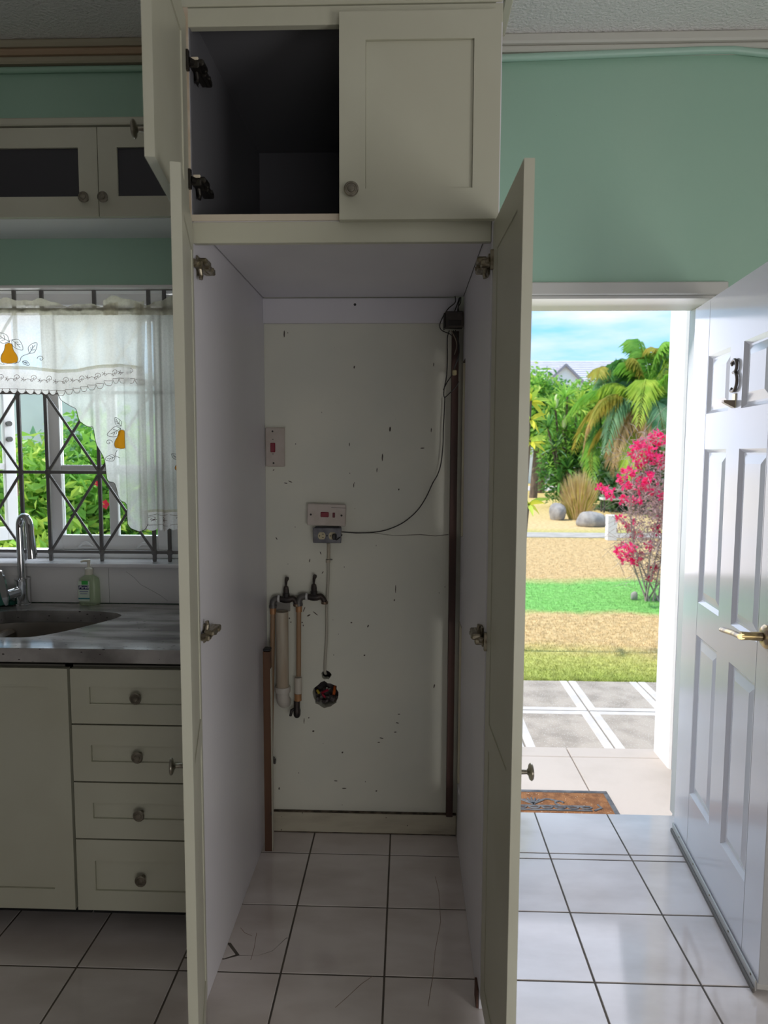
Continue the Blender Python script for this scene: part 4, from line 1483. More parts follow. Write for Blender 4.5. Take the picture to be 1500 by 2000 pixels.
def sash(M, w, h, mx=(.5,), mz=(.5,)):
    s_ = MB(M)
    sw, t_ = .060, .034
    s_.box(0, sw, 0, t_, 0, h, .003)
    s_.box(w - sw * .8, w, 0, t_, 0, h, .003)
    s_.box(sw, w - sw * .8, .0005, t_ - .0005, 0, .060, .002)
    s_.box(sw, w - sw * .8, .0005, t_ - .0005, h - .055, h, .002)
    ix0, ix1, iz0, iz1 = sw, w - sw * .8, .060, h - .055
    vx = [ix0 + (ix1 - ix0) * q_ for q_ in mx]
    hz = [iz0 + (iz1 - iz0) * q_ for q_ in mz]
    for v in vx:
        s_.box(v - .018, v + .018, .004, t_ - .004, iz0, iz1, .003)
    for z_ in hz:
        s_.box(ix0, ix1, .005, t_ - .005, z_ - .014, z_ + .014, .003)
    o = s_.build('sash', WHITEW, window)
    ex_ = [ix0] + vx + [ix1]
    ez_ = [iz0] + hz + [iz1]
    for a_, b_ in zip(ex_[:-1], ex_[1:]):
        for c_, d_ in zip(ez_[:-1], ez_[1:]):
            MB(M).box(a_, b_, t_ / 2 - .0015, t_ / 2 + .0015, c_, d_).build('pane', PANE, o)
    return o


sh = fz1 - .058 - fz0 - .032
lw_ = lfx1 - lfx0
Ms = frame_M((lfx0, YW - .005, fz0 + .031), (1, 0, 0), (0, 1, 0))
zc = (-1.252, 1.461)[1]
q1 = ((-1.21, 1.282)[0] - lfx0 - .06) / (lw_ - .108)
sr = sash(Ms, lw_, sh, (q1,), ((zc - fz0 - .031 - .06) / (sh - .115), .72))
for px_ in ((-1.323, 1.131)[0], (-1.077, 1.129)[0]):
    h_ = MB()
    h_.box(px_ - .045, px_ + .05, YW - .012, YW - .0055, fz0 + .036, fz0 + .046, .002)
    h_.tube(smooth_path([(px_ - .03, YW - .014, fz0 + .044), (px_ - .015, YW - .018, fz0 + .058), (px_ + .006, YW - .018, fz0 + .062), (px_ + .03, YW - .014, fz0 + .046)], 3), .005, 8)
    h_.build('casement_stay', WHITEW, sr, 50)
# the left sash, pushed open outward
fe_ = (-1.795, 1.25)
hx2 = -2.03
hd_ = Vector((fe_[0] - hx2, 3.12 - (YW + .03), 0))
Mo = frame_M((hx2, YW + .03, fz0 + .031), hd_.normalized(), Vector((-hd_.y, hd_.x, 0)).normalized())
so_ = sash(Mo, hd_.length, sh, (), ((zc - fz0 - .031 - .06) / (sh - .115), .72))
for z_ in (.46, .53):
    MB(Mo).cyl((hd_.length - .03, -.002, z_), (hd_.length - .03, -.02, z_), .012, n=10).build('stay_pin', GREYF, so_, 40)
MB(Mo).box(hd_.length + .0005, hd_.length + .008, .008, .026, .20, .27, .002).build('rusty_catch', mat('rusty_metal', (.16, .08, .055), .7), so_)

# ---------------------------------------------------------------- curtain rod and three cloths
YR = 2.605
rod = MB().tube([(-2.05, YR, (-1.537, 2.06)[1]), (-.62, YR, (-0.894, 2.056)[1])], .009, 12).build('curtain_rod', mat('dark_rod', (.09, .08, .07), .4, .6), None, 50)
tag(rod, 'dark metal curtain rod across the top of the kitchen window', 'curtain rod')
RZ = (-1.243, 2.059)[1]


def sheer(name, col, tr, alpha):
    m = bpy.data.materials.new(name)
    m.use_nodes = True
    N, L = m.node_tree.nodes, m.node_tree.links
    b_ = N['Principled BSDF']
    b_.inputs['Base Color'].default_value = (*col, 1)
    b_.inputs['Roughness'].default_value = .85
    b_.inputs['Specular IOR Level'].default_value = .1
    tl = N.new('ShaderNodeBsdfTranslucent')
    tl.inputs['Color'].default_value = (*col, 1)
    tp = N.new('ShaderNodeBsdfTransparent')
    m1 = N.new('ShaderNodeMixShader')
    m1.inputs[0].default_value = tr
    m2 = N.new('ShaderNodeMixShader')
    # woven threads: open mesh seen through, closed where threads cross
    tc_ = N.new('ShaderNodeTexCoord')
    nz_ = N.new('ShaderNodeTexNoise')
    nz_.inputs['Scale'].default_value = 160
    mr_ = N.new('ShaderNodeMapRange')
    mr_.inputs['To Min'].default_value = alpha - .12
    mr_.inputs['To Max'].default_value = alpha + .12
    L.new(tc_.outputs['Object'], nz_.inputs['Vector'])
    L.new(nz_.outputs['Fac'], mr_.inputs['Value'])
    L.new(mr_.outputs[0], m2.inputs[0])
    L.new(b_.outputs[0], m1.inputs[1])
    L.new(tl.outputs[0], m1.inputs[2])
    L.new(m1.outputs[0], m2.inputs[1])
    L.new(tp.outputs[0], m2.inputs[2])
    L.new(m2.outputs[0], N['Material Output'].inputs['Surface'])
    return m


SH1 = sheer('sheer_voile', (.96, .945, .91), .76, .27)
SH2 = sheer('hem_voile', (.74, .70, .58), .6, .16)
SH3 = sheer('border_lace', (.92, .87, .85), .75, .10)
THR = mat('embroidery_thread', (.09, .075, .06), .8)
ORG = mat('pear_orange', (.78, .34, .015), .8, trans=.55)
ROSE = mat('rose_thread', (.45, .17, .08), .8)


def fold(x, z, amp, fr, ph, y0):
    d_ = min(1.0, max(0.0, (RZ - z) / .45))
    return y0 + amp * (.25 + .75 * d_) * (math.sin(fr * x + ph) + .45 * math.sin(2.3 * fr * x + ph * 1.7) + .25 * math.sin(fr * .37 * x + z * 3))


def interp(tab, x):
    if x <= tab[0][0]:
        return tab[0][1]
    for (a_, p_), (b_, q_) in zip(tab[:-1], tab[1:]):
        if x <= b_:
            return p_ + (q_ - p_) * (x - a_) / max(1e-9, b_ - a_)
    return tab[-1][1]


def cloth(name, m, parent, xa, xb, top, bot, yf, nx=120, nz=26):
    mb = MB()
    vs_, f_ = [], []
    for i in range(nx + 1):
        x = xa + (xb - xa) * i / nx
        zt, zb = top(x), bot(x)
        for j in range(nz + 1):
            z = zt + (zb - zt) * j / nz
            vs_.append((x, yf(x, z), z))
    for i in range(nx):
        for j in range(nz):
            a_ = i * (nz + 1) + j
            f_.append((a_, a_ + 1, a_ + nz + 2, a_ + nz + 1))
    mb.add(vs_, f_)
    return mb.build(name, m, parent, 180, fix=False)


def lines(name, paths, m, parent, yf, r=.0008, off=.0022):
    mb = MB()
    for p_ in paths:
        q_ = smooth_path([(a_, 0, b_) for a_, b_ in p_], 4)
        mb.tube([(v.x, yf(v.x, v.z) - off, v.z) for v in q_], r, 5)
    o = mb.build(name, m, parent, 80)
    if len(paths) > 1:
        o['kind'] = 'stuff'
    return o


def header(parent, xa, xb, yf, seed, amp=.012):
    """gathered sleeve around the rod with the ruffle above it"""
    q = random.Random(seed)
    ph = [q.uniform(0, 6.28) for _ in range(4)]

    def top(x):
        return RZ + .026 + amp * math.sin(13 * x + ph[0]) + amp * .5 * math.sin(41 * x + ph[1]) + .003 * math.sin(97 * x + ph[2])
    cloth('ruffle', SH2, parent, xa, xb, top, lambda x: RZ - .022, lambda x, z: YR - .0185 + .004 * math.sin(60 * x + ph[1]) + .0025 * math.sin(143 * x + ph[3]), 160, 6)


# -- valance
val = thing('valance', (-1.45, YR, 1.7), 'sheer white valance with an orange pear and lace border on the rod', 'curtain')
xg = (-1.208, 1.88)[0]
vx0, vx1 = -1.95, (-0.995, 1.88)[0]
fv = lambda x, z: fold(x, z, .0045 + .008 * min(1, max(0, (x - xg) / .12)), 44, .6, YR - .018)
hem = [(-1.934, 1.851), (-1.538, 1.845), (-1.42, 1.843), (-1.313, 1.831), (-1.244, 1.833), (-1.165, 1.847), (-1.126, 1.851), (-1.077, 1.852), (-0.992, 1.843)]
low = [(-1.939, 1.764), (-1.542, 1.761), (-1.424, 1.757), (-1.319, 1.753), (-1.246, 1.765), (-1.168, 1.78), (-1.118, 1.799), (-1.06, 1.799), (-0.994, 1.792)]
cloth('voile', SH1, val, vx0, vx1, lambda x: RZ - .02, lambda x: interp(hem, x), fv, 150, 18)
cloth('hem', SH2, val, vx0, vx1, lambda x: interp(hem, x) + .006, lambda x: interp(hem, x) - .006, lambda x, z: fv(x, z) - .001, 150, 2)
cloth('lace_border', SH3, val, vx0, vx1, lambda x: interp(hem, x) - .005, lambda x: interp(low, x) - .010 * abs(math.sin(math.pi * x / .030)), fv, 300, 5)
header(val, vx0, (-1.075, 2.069)[0], fv, 4)
P1 = (-1.497, 1.897)
S1 = .052


def pear(c_, s_):
    pr = [(0, .82), (.20, .78), (.30, .60), (.33, .42), (.42, .18), (.62, -.10), (.72, -.40), (.66, -.66), (.45, -.80), (.2, -.82), (.05, -.78)]
    pr = pr + [(-a_, b_) for a_, b_ in pr[::-1]][1:-1]
    return [(c_[0] + a_ * s_, c_[1] + b_ * s_) for a_, b_ in pr]


def pear_mesh(name, c_, s_, parent, yf, xr=None):
    o_ = pear(c_, s_)
    if xr:
        o_ = [(min(max(x, xr[0]), xr[1]), z) for x, z in o_]
    mb = MB()
    prof_ = [(-.82, .03), (-.80, .45), (-.66, .66), (-.40, .72), (-.10, .62), (.18, .42), (.42, .33), (.60, .30), (.78, .20), (.82, .02)]
    vs_, f_ = [], []
    for j_ in range(19):
        u = -.82 + 1.64 * j_ / 18
        w_ = interp(prof_, u) * s_
        for k_ in range(13):
            x = c_[0] - w_ + 2 * w_ * k_ / 12
            if xr:
                x = min(max(x, xr[0]), xr[1])
            z = c_[1] + u * s_
            vs_.append((x, yf(x, z) - .003, z))
    for j_ in range(18):
        for k_ in range(12):
            f_.append((j_ * 13 + k_, j_ * 13 + k_ + 1, j_ * 13 + k_ + 14, j_ * 13 + k_ + 13))
    mb.add(vs_, f_)
    po = mb.build(name, ORG, parent, fix=False)
    lines('outline', [o_ + [o_[0]]], THR, po, yf, .0007, .0034)
    return po


def leaf_line(x, z, l, a_, w=.32):
    c_, s_ = math.cos(a_), math.sin(a_)
    R_ = lambda u, v: (x + (u * c_ - v * s_) * l, z + (u * s_ + v * c_) * l)
    return [[R_(0, 0), R_(.3, w), R_(.7, w * .8), R_(1, 0), R_(.7, -w * .6), R_(.3, -w * .8), R_(0, 0)], [R_(0, 0), R_(.4, .03), R_(.8, 0)],
            [R_(.25, .02), R_(.45, .2)], [R_(.45, .02), R_(.65, .17)], [R_(.3, 0), R_(.5, -.18)]]


def curl(x, z, r, s=1, tn=1.4):
    return [(x + s * (r * (1 - .07 * k)) * math.cos(.55 * k) - s * r, z + r * (1 - .07 * k) * math.sin(.55 * k) * .9) for k in range(int(tn * 11))]


pear_mesh('pear', P1, .047, val, fv)
lf = leaf_line(P1[0] + .002, P1[1] + .044, .06, 2.6) + leaf_line(P1[0] + .012, P1[1] + .05, .055, -.75) + leaf_line(P1[0] + .075, P1[1] + .0, .05, .9)
lf += [[(P1[0], P1[1] + .036), (P1[0] + .006, P1[1] + .05)], [(P1[0] + .02, P1[1] - .038), (P1[0] + .04, P1[1] - .03), (P1[0] + .048, P1[1] - .012), (P1[0] + .075, P1[1])],
       curl(P1[0] + .105, P1[1] - .02, .014, -1), [(P1[0] - .05, P1[1] - .036), (P1[0] - .02, P1[1] - .042)]] + leaf_line(P1[0] + .05, P1[1] - .03, .026, -.5)
lines('embroidery', lf, THR, val, fv, .0009)
sw_ = []
x = vx0 + .01
k = 0
while x < vx1 - .03:
    zz = (interp(hem, x) + interp(low, x)) / 2
    sw_ += [curl(x + .024, zz + .006, .013, -1), curl(x + .036, zz - .004, .009, 1), [(x, zz - .006), (x + .012, zz + .002), (x + .03, zz - .004)]]
    for j in range(5):
        a_ = 2 * math.pi * j / 5
        sw_.append([(x - .004, zz), (x - .004 + .009 * math.cos(a_), zz + .009 * math.sin(a_))])
    x += .062
lines('border_embroidery', sw_, mat('border_thread', (.20, .12, .09), .8), val, fv, .0008)
sc_ = []
x = vx0
while x < vx1 - .02:
    zz = interp(low, x)
    sc_.append([(x, zz + .004), (x + .006, zz - .010), (x + .015, zz - .013), (x + .024, zz - .010), (x + .030, zz + .004)])
    sc_.append([(x, zz + .006), (x + .015, zz + .005), (x + .030, zz + .006)])
    x += .030
lines('scallop_edge', sc_, MATS['border_thread'], val, fv, .0008)

# -- swag: cut in scallops along its diagonal lower edge
swg = thing('swag_curtain', (-1.15, YR, 1.2), 'white voile swag cut in a scalloped diagonal beside the valance', 'curtain')
edge = [(-1.329, 1.753), (-1.311, 1.723), (-1.268, 1.7), (-1.255, 1.688), (-1.247, 1.646), (-1.216, 1.625), (-1.187, 1.619), (-1.175, 1.558), (-1.151, 1.496), (-1.143, 1.422), (-1.116, 1.408), (-1.098, 1.35), (-1.071, 1.33), (-1.069, 1.272), (-1.05, 1.242), (-1.022, 1.227), (-0.996, 1.235), (-0.98, 1.258)]
ex0, ex1 = edge[0][0], edge[-1][0]
xf = (-1.068, 1.496)[0]
PX2 = (-1.08, 1.577)[0]


def fs_y(x, z):
    y = fold(x, z, .011 * min(1, .2 + (max(0, abs(x - PX2) - .03) / .05)), 62, 2.1, YR - .008)
    if x > xf:
        y -= .020 * min(1, (x - xf) / .008) * min(1, max(.1, (RZ - z) / .2))
    return y


cloth('voile', SH1, swg, ex0, ex1, lambda x: RZ - .015, lambda x: interp(edge, x), fs_y, 130, 44)
lines('scallop_edge', [[(x_, z_) for x_, z_ in edge]], THR, swg, fs_y, .0011, .001)
P2 = (-1.08, 1.577)
pear_mesh('pear', P2, .044, swg, fs_y, (P2[0] - .1, xf - .001))
lf = leaf_line(P2[0] - .004, P2[1] + .042, .06, 3.6) + leaf_line(P2[0] - .002, P2[1] + .05, .04, 2.2) + leaf_line(P2[0] - .03, P2[1] - .065, .04, 3.4) + [curl(P2[0] - .04, P2[1] - .012, .013, 1), [(P2[0] - .02, P2[1] - .04), (P2[0] - .03, P2[1] - .06), (P2[0] - .01, P2[1] - .07)]]
lines('embroidery', lf, THR, swg, fs_y, .0009)
header(swg, (-1.134, 2.069)[0], ex1, fs_y, 9, .014)

# -- side panel
tier = thing('side_curtain', (-.88, YR, 1.2), 'gathered white side curtain with lace hem next to the tall cabinet', 'curtain')
tx0_, tx1_ = (-1.018, 1.689)[0], -.64
ft = lambda x, z: fold(x, z, .019, 84, .3, YR + .004)
tb = (-0.925, 1.302)[1]
cloth('voile', SH1, tier, tx0_, tx1_, lambda x: RZ - .015, lambda x: tb, ft, 130, 40)
cloth('hem', SH2, tier, tx0_, tx1_, lambda x: tb + .008, lambda x: tb - .002, lambda x, z: ft(x, z) - .001, 130, 2)
cloth('lace_border', SH3, tier, tx0_, tx1_, lambda x: tb, lambda x: tb - .064 - .010 * abs(math.sin(math.pi * x / .026)), ft, 260, 5)
sw_ = []
x = tx0_ + .01
while x < tx1_ - .03:
    sw_ += [curl(x + .02, tb - .028, .011, -1), [(x, tb - .012), (x + .02, tb - .016), (x + .045, tb - .010)], [(x, tb - .052), (x + .02, tb - .050), (x + .045, tb - .054)]]
    for j in range(5):
        a_ = 2 * math.pi * j / 5
        sw_.append([(x + .036, tb - .032), (x + .036 + .008 * math.cos(a_), tb - .032 + .008 * math.sin(a_))])
    x += .05
lines('border_embroidery', sw_, MATS['border_thread'], tier, ft, .0008)
P3 = (-0.867, 1.482)
pear_mesh('pear', P3, .03, tier, ft)
lines('embroidery', leaf_line(P3[0] - .006, P3[1] + .024, .032, 2.6) + leaf_line(P3[0] - .002, P3[1] - .03, .05, -1.5), THR, tier, ft, .0009)
header(tier, tx0_, tx1_, ft, 15, .014)

# ================================================================ the garden
def leafm(name, c1_, c2_, tr=.35, sc=3.0):
    return mat(name, c1_, .45, col2=c2_, nscale=sc, ncon=(.35, .65), trans=tr, spec=.3)


LG = leafm('leaf_bright', (.24, .52, .08), (.44, .70, .14))
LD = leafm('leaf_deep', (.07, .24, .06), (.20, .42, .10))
LY = leafm('leaf_lime', (.42, .62, .09), (.62, .74, .14))
LYY = leafm('leaf_yellow', (.62, .60, .05), (.78, .72, .10))
LB = leafm('frond_brown', (.52, .34, .15), (.74, .56, .32))
LO = leafm('frond_olive', (.44, .46, .10), (.68, .56, .13))
LBL = leafm('leaf_blue_green', (.16, .36, .18), (.36, .56, .34))
BARK = mat('grey_brown_bark', (.20, .14, .11), .9, col2=(.11, .08, .065), nscale=14, bump=.5, bscale=30, stretch=(1, 1, .3))
TWIG = mat('grey_twig', (.36, .27, .27), .9, col2=(.52, .42, .42), nscale=8)


def leafcloud(c, r, n_, size, seed, shell=.55, asp=.42, flat=.0):
    q = random.Random(seed)
    mb = MB()
    V_, F_ = mb.v, mb.f
    for i in range(n_):
        th, ph = math.acos(q.uniform(-1, 1)), q.uniform(0, 6.283)
        k = (shell + (1 - shell) * q.random()) * (1 + .10 * math.sin(5 * ph + 3 * th + seed) + .07 * math.sin(9 * th + seed * 2 + 4 * ph))
        px, py, pz = c[0] + r[0] * k * math.sin(th) * math.cos(ph), c[1] + r[1] * k * math.sin(th) * math.sin(ph), c[2] + r[2] * k * math.cos(th)
        d = Vector((q.gauss(0, 1), q.gauss(0, 1), q.gauss(0, .7) - flat)).normalized()
        s_ = d.cross(Vector((q.gauss(0, 1), q.gauss(0, 1), q.gauss(0, 1)))).normalized()
        l = size * q.uniform(.6, 1.3)
        w_ = l * asp
        p = Vector((px, py, pz))
        up = s_.cross(d) * l * .12
        n0 = len(V_)
        V_ += [tuple(p), tuple(p + d * l * .45 + s_ * w_ * .5 + up), tuple(p + d * l), tuple(p + d * l * .45 - s_ * w_ * .5 + up)]
        F_ += [(n0, n0 + 1, n0 + 2), (n0, n0 + 2, n0 + 3)]
    return mb


def bush(name, label, base, parts, group=None, stems=4, cat='shrub', seed=0, stem_r=.02):
    t = thing(name, base, label, cat, group)
    q = random.Random(seed)
    sb = MB()
    for k in range(stems):
        c = parts[k % len(parts)][0]
        sb.tube([(base[0] + q.uniform(-.1, .1), base[1] + q.uniform(-.1, .1), base[2]), ((base[0] + c[0]) / 2 + q.uniform(-.1, .1), (base[1] + c[1]) / 2, (base[2] + c[2]) / 2), tuple(c)], [stem_r, stem_r * .8, stem_r * .4], 7)
    sb.build('stem', BARK, t, 60)
    for i, (c, r, n_, size, m) in enumerate(parts):
        o = leafcloud(c, r, n_, size, seed * 31 + i).build('foliage', m, t, fix=False)
        o['kind'] = 'stuff'
    return t


# --- palms: each frond its own part
def frond(base, apex, tip, m, parent, nl=34, ll=.5, seed=0, w_=.045, droop=.6):
    q = random.Random(seed)
    B_, A_, T_ = Vector(base), Vector(apex), Vector(tip)
    P_ = lambda t_: B_ * (1 - t_) ** 2 + (A_ * 2 - (B_ + T_) * .5) * 2 * t_ * (1 - t_) + T_ * t_ ** 2
    mb = MB()
    mb.tube([P_(k / 10) for k in range(11)], [.022 * (1 - .085 * k) for k in range(11)], 5)
    for k in range(nl):
        t_ = .16 + .84 * k / (nl - 1)
        p = P_(t_)
        d = (P_(min(1, t_ + .02)) - P_(t_ - .02)).normalized()
        sd_ = d.cross(Vector((0, 0, 1)))
        if sd_.length < .05:
            sd_ = Vector((1, 0, 0))
        sd_.normalize()
        l = ll * (math.sin(math.pi * (.12 + .82 * t_)) ** .7) * q.uniform(.85, 1.1)
        for s_ in (-1, 1):
            e_ = (sd_ * s_ + d * .75 + Vector((0, 0, -droop * q.uniform(.5, 1.2)))).normalized()
            mid = p + e_ * l * .5 + Vector((0, 0, .06 * l))
            tp_ = p + e_ * l + Vector((0, 0, -.22 * l * droop))
            wv = d * w_ * .5
            mb.add([p, mid + wv, tp_, mid - wv], [(0, 1, 2), (0, 2, 3)])
    return mb.build('frond', m, parent, fix=False)


YPM = 20.0
PB = (6.78, 2.773)
palm = thing('garden_palm', (PB[0], YPM, LZ), 'arching palm with green, yellow and dead brown fronds behind the pink flowers', 'palm')
for dx in (0, .45, -.35):
    MB().tube([(PB[0] + dx, YPM + dx * .5, LZ - .02), (PB[0] + dx * 1.2, YPM + dx, 1.2), (PB[0] + dx * .6, YPM, PB[1] - .1)], [.11, .09, .07], 9).build('trunk', BARK, palm, 60)
FR = [((6.774, 2.917), (6.979, 4.348), (7.297, 4.603), LG, -.2), ((6.774, 2.917), (6.344, 4.134), (5.929, 3.706), LG, .4),
      ((6.956, 3.061), (6.712, 4.632), (6.511, 4.66), LG, .6), ((7.028, 3.061), (7.27, 4.205), (7.626, 4.205), LY, -.5),
      ((6.78, 2.773), (5.978, 3.519), (5.299, 3.131), LY, .2), ((6.612, 2.628), (5.73, 3.175), (5.076, 2.364), LO, -.5),
      ((6.615, 2.556), (5.522, 2.915), (5.057, 1.534), LB, .1), ((6.684, 2.629), (5.88, 2.987), (5.461, 1.609), LBL, -.8),
      ((6.78, 2.773), (6.507, 3.563), (6.219, 2.338), LY, -1.1), ((6.823, 2.773), (7.119, 3.663), (7.436, 3.607), LG, -1.0),
      ((6.788, 2.557), (6.109, 2.598), (5.676, 1.244), LB, -.9), ((6.877, 2.485), (6.615, 2.556), (6.364, 1.466), LB, -1.2),
      ((6.967, 2.773), (7.202, 2.99), (7.388, 1.907), LBL, -1.2), ((6.825, 2.701), (6.774, 2.917), (6.817, 1.76), LBL, -1.5),
      ((6.679, 2.773), (6.082, 3.419), (5.671, 2.771), LG, .8), ((6.73, 2.557), (5.685, 2.337), (5.367, 0.876), LO, .7),
      ((6.78, 2.773), (7.303, 3.349), (7.827, 2.775), LG, .2), ((6.717, 2.917), (6.165, 3.92), (5.574, 3.562), LBL, 1.0),
      ((6.695, 2.34), (5.907, 2.163), (5.801, 0.952), LB, -.4), ((6.796, 2.34), (7.193, 2.485), (7.526, 1.326), LO, -.4),
      ((6.479, 2.339), (6.235, 1.874), (5.888, 0.952), LY, -1.3), ((6.861, 2.917), (6.592, 3.992), (6.242, 4.206), LO, .1)]
for i, (b_, a_, t_, m_, dy) in enumerate(FR):
    frond((b_[0], YPM, b_[1]), (a_[0], YPM + dy * .6, a_[1]), (t_[0], YPM + dy, t_[1]), m_, palm, 44, .66 if m_ is not LB else .55, i, .055, 1.0)
    jq = random.Random(i + 50)
    jx, jz = jq.uniform(-.3, .3), jq.uniform(-.25, .2)
    frond((b_[0] + jx * .3, YPM, b_[1]), (a_[0] + jx, YPM + dy * .3 + .5, a_[1] + jz), (t_[0] + jx * 1.4, YPM - dy + .4, t_[1] + jz), (LG, LD, LO, LBL, m_)[i % 5], palm, 40, .62, i + 70, .055, .9)

# --- spiky rosette plants
def rosette(c, r, n_, m, parent, seed, w_=.055):
    q = random.Random(seed)
    mb = MB()
    for k in range(n_):
        el, az = R(q.uniform(-25, 80)), q.uniform(0, 6.283)
        d = Vector((math.cos(el) * math.cos(az), math.cos(el) * math.sin(az), math.sin(el)))
        s_ = d.cross(Vector((0, 0, 1)))
        s_ = s_.normalized() if s_.length > .05 else Vector((1, 0, 0))
        l = r * q.uniform(.75, 1.1)
        C_ = Vector(c)
        m1, m2 = C_ + d * l * .45, C_ + d * l * .8 + Vector((0, 0, -.06 * l))
        tp_ = C_ + d * l + Vector((0, 0, -.16 * l))
        mb.add([C_ + s_ * w_ * .3, C_ - s_ * w_ * .3, m1 + s_ * w_ * .5, m1 - s_ * w_ * .5, m2 + s_ * w_ * .35, m2 - s_ * w_ * .35, tp_], [(0, 1, 3, 2), (2, 3, 5, 4), (4, 5, 6)])
    return mb.build('leaf_rosette', m, parent, fix=False)


b0 = (5.035, 0.32)
dr = thing('spiky_shrub', (b0[0], 22, LZ), 'tall shrub of spiky green leaf rosettes behind the dry grass clump', 'shrub')
RS = [((4.647, 2.891), LG), ((5.003, 3.289), LG), ((5.332, 2.893), LY), ((4.422, 2.332), LD), ((4.903, 2.253), LG), ((5.384, 2.175), LG), ((4.678, 1.691), LBL), ((5.16, 1.613), LBL),
      ((5.64, 1.615), LD), ((5.496, 1.051), LBL), ((5.972, 1.214), LD), ((5.015, 1.048), LD), ((6.064, 0.811), LBL), ((4.694, 1.047), LD), ((4.785, 0.643), LD), ((5.748, 0.648), LD)]
for i, (p, m_) in enumerate(RS):
    MB().tube([(b0[0] + .1 * math.sin(i), 22.1, LZ - .02), ((b0[0] + p[0]) / 2, 22.1, p[1] * .5), (p[0], 22, p[1])], [.05, .04, .03], 6).build('stem', BARK, dr, 60)
    rosette((p[0], 22 + .3 * math.sin(i * 2.1), p[1]), .72, 38, m_, dr, i, .07)
    if i in (0, 9, 4):
        MB().blob((p[0], 21.9, p[1] + .25), (.07, .07, .22), 8, 7, .15, i).build('flower_spike', mat('pale_flower', (.62, .66, .36), .8), dr)

o = leafcloud((b0[0] + .15, 22.5, 1.0), (1.0, .6, 1.25), 3600, .20, 61, .35, .25).build('foliage', LD, dr, fix=False)
o['kind'] = 'stuff'
o = leafcloud((b0[0] + .1, 22.3, 1.7), (.9, .6, 1.1), 1800, .22, 62, .4, .2).build('foliage', LG, dr, fix=False)
o['kind'] = 'stuff'
us = (6.612, 1.31)
bush('undergrowth_shrub', 'dark leafy shrub filling the space beneath the arching palm', (us[0], 21.2, LZ), [((us[0], 21.2, .75), (1.0, .6, 1.0), 2800, .24, LD), ((us[0] - .1, 21.0, .6), (.9, .6, .9), 1300, .26, LBL), ((us[0] + .9, 21.2, .9), (.9, .6, 1.1), 1500, .24, LD)], seed=15)
# --- background trees
TR = [((4.922, 3.101), 27, 1.05, 1.65, LG, 'rounded bright green tree in front of the grey roofed house'),
      ((6.452, 2.904), 29, 1.0, 1.55, LD, 'darker green tree in front of the white house gable'),
      ((6.982, 2.91), 27, 1.05, 1.45, LG, 'light green bushy tree beneath the long grey roof'),
      ((9.231, 3.067), 30, 1.35, 2.2, LD, 'dense deep green tree standing behind the arching palm'),
      ((10.83, 3.334), 29, 1.6, 2.3, LG, 'tall green tree between the arching palm and white pillar')]
for k, (p, Y_, rx, rz, m_, lb) in enumerate(TR):
    t = thing('garden_tree', (p[0], Y_, LZ), lb, 'tree', 'trees at the back of the lawn')
    MB().tube([(p[0], Y_, LZ - .02), (p[0] + .1, Y_, p[1] * .5), (p[0], Y_, p[1])], [.16, .13, .08], 9).build('trunk', BARK, t, 60)
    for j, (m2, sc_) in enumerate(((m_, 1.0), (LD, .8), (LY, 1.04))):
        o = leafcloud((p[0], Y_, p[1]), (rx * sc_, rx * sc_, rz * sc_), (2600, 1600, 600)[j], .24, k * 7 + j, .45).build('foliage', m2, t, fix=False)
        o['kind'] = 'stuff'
# single trunk with bare base left of the spiky shrub
p0_, p1_ = (5.83, 31.285), (5.575, 1.527)
t = thing('garden_tree', (p0_[0], 30.4, LZ), 'tree with a thick bare grey trunk beside the driveway gap', 'tree', 'trees at the back of the lawn')
MB().tube([(p0_[0] - .03, 30.4, LZ - .02), (p0_[0], 30.4, .5), (p0_[0] + .05, 30.4, 1.6), (p0_[0], 30.4, 2.6)], [.24, .20, .19, .14], 10).build('trunk', BARK, t, 60)
o = leafcloud((p0_[0], 30.4, 3.4), (1.3, 1.3, 1.6), 2600, .26, 77, .4).build('foliage', LD, t, fix=False)
o['kind'] = 'stuff'

# --- yellow leaved plant close to the doorway
YC_ = 6.0
c0 = (1.077, 1.641)
cp_ = thing('yellow_croton', (c0[0] - .05, YC_, LZ), 'yellow leaved plant peeping out beside the open cabinet door', 'plant')
for zt in ((0.983, 1.989)[1], (0.999, 1.64)[1], (0.966, 1.088)[1]):
    MB().tube([(c0[0] - .05, YC_, LZ - .02), (c0[0] - .06, YC_, zt * .6), (c0[0] - .02, YC_, zt)], [.02, .015, .01], 7).build('stem', BARK, cp_, 60)


def strap(b_, d, l, w_, m, parent, name='leaf'):
    b_, d = Vector(b_), Vector(d).normalized()
    s_ = d.cross(Vector((0, -1, .3))).normalized()
    mb = MB()
    vs_, f_ = [], []
    for k in range(6):
        t_ = k / 5
        p = b_ + d * l * t_ + Vector((0, 0, -.35 * l * t_ * t_))
        wv = w_ * math.sin(math.pi * (.12 + .86 * t_)) * .5
        vs_ += [p + s_ * wv, p + Vector((0, .006, -.004)), p - s_ * wv]
    for k in range(5):
        for j in (0, 1):
            f_.append((k * 3 + j, k * 3 + j + 1, k * 3 + j + 4, k * 3 + j + 3))
    mb.add(vs_, f_)
    return mb.build(name, m, parent, 60, fix=False)


q = random.Random(12)
for zt, n_ in (((0.983, 1.967)[1], 11), ((0.986, 1.815)[1], 9), ((1.016, 1.631)[1], 14), ((0.949, 1.088)[1], 8)):
    for k in range(n_):
        az, el = 2 * math.pi * k / n_ + q.uniform(-.2, .2), q.uniform(-.5, .9)
        strap((c0[0] - .02, YC_, zt), (math.cos(az) * math.cos(el), math.sin(az) * math.cos(el), math.sin(el)), q.uniform(.13, .23), .040, LYY if k % 3 else LY, cp_)

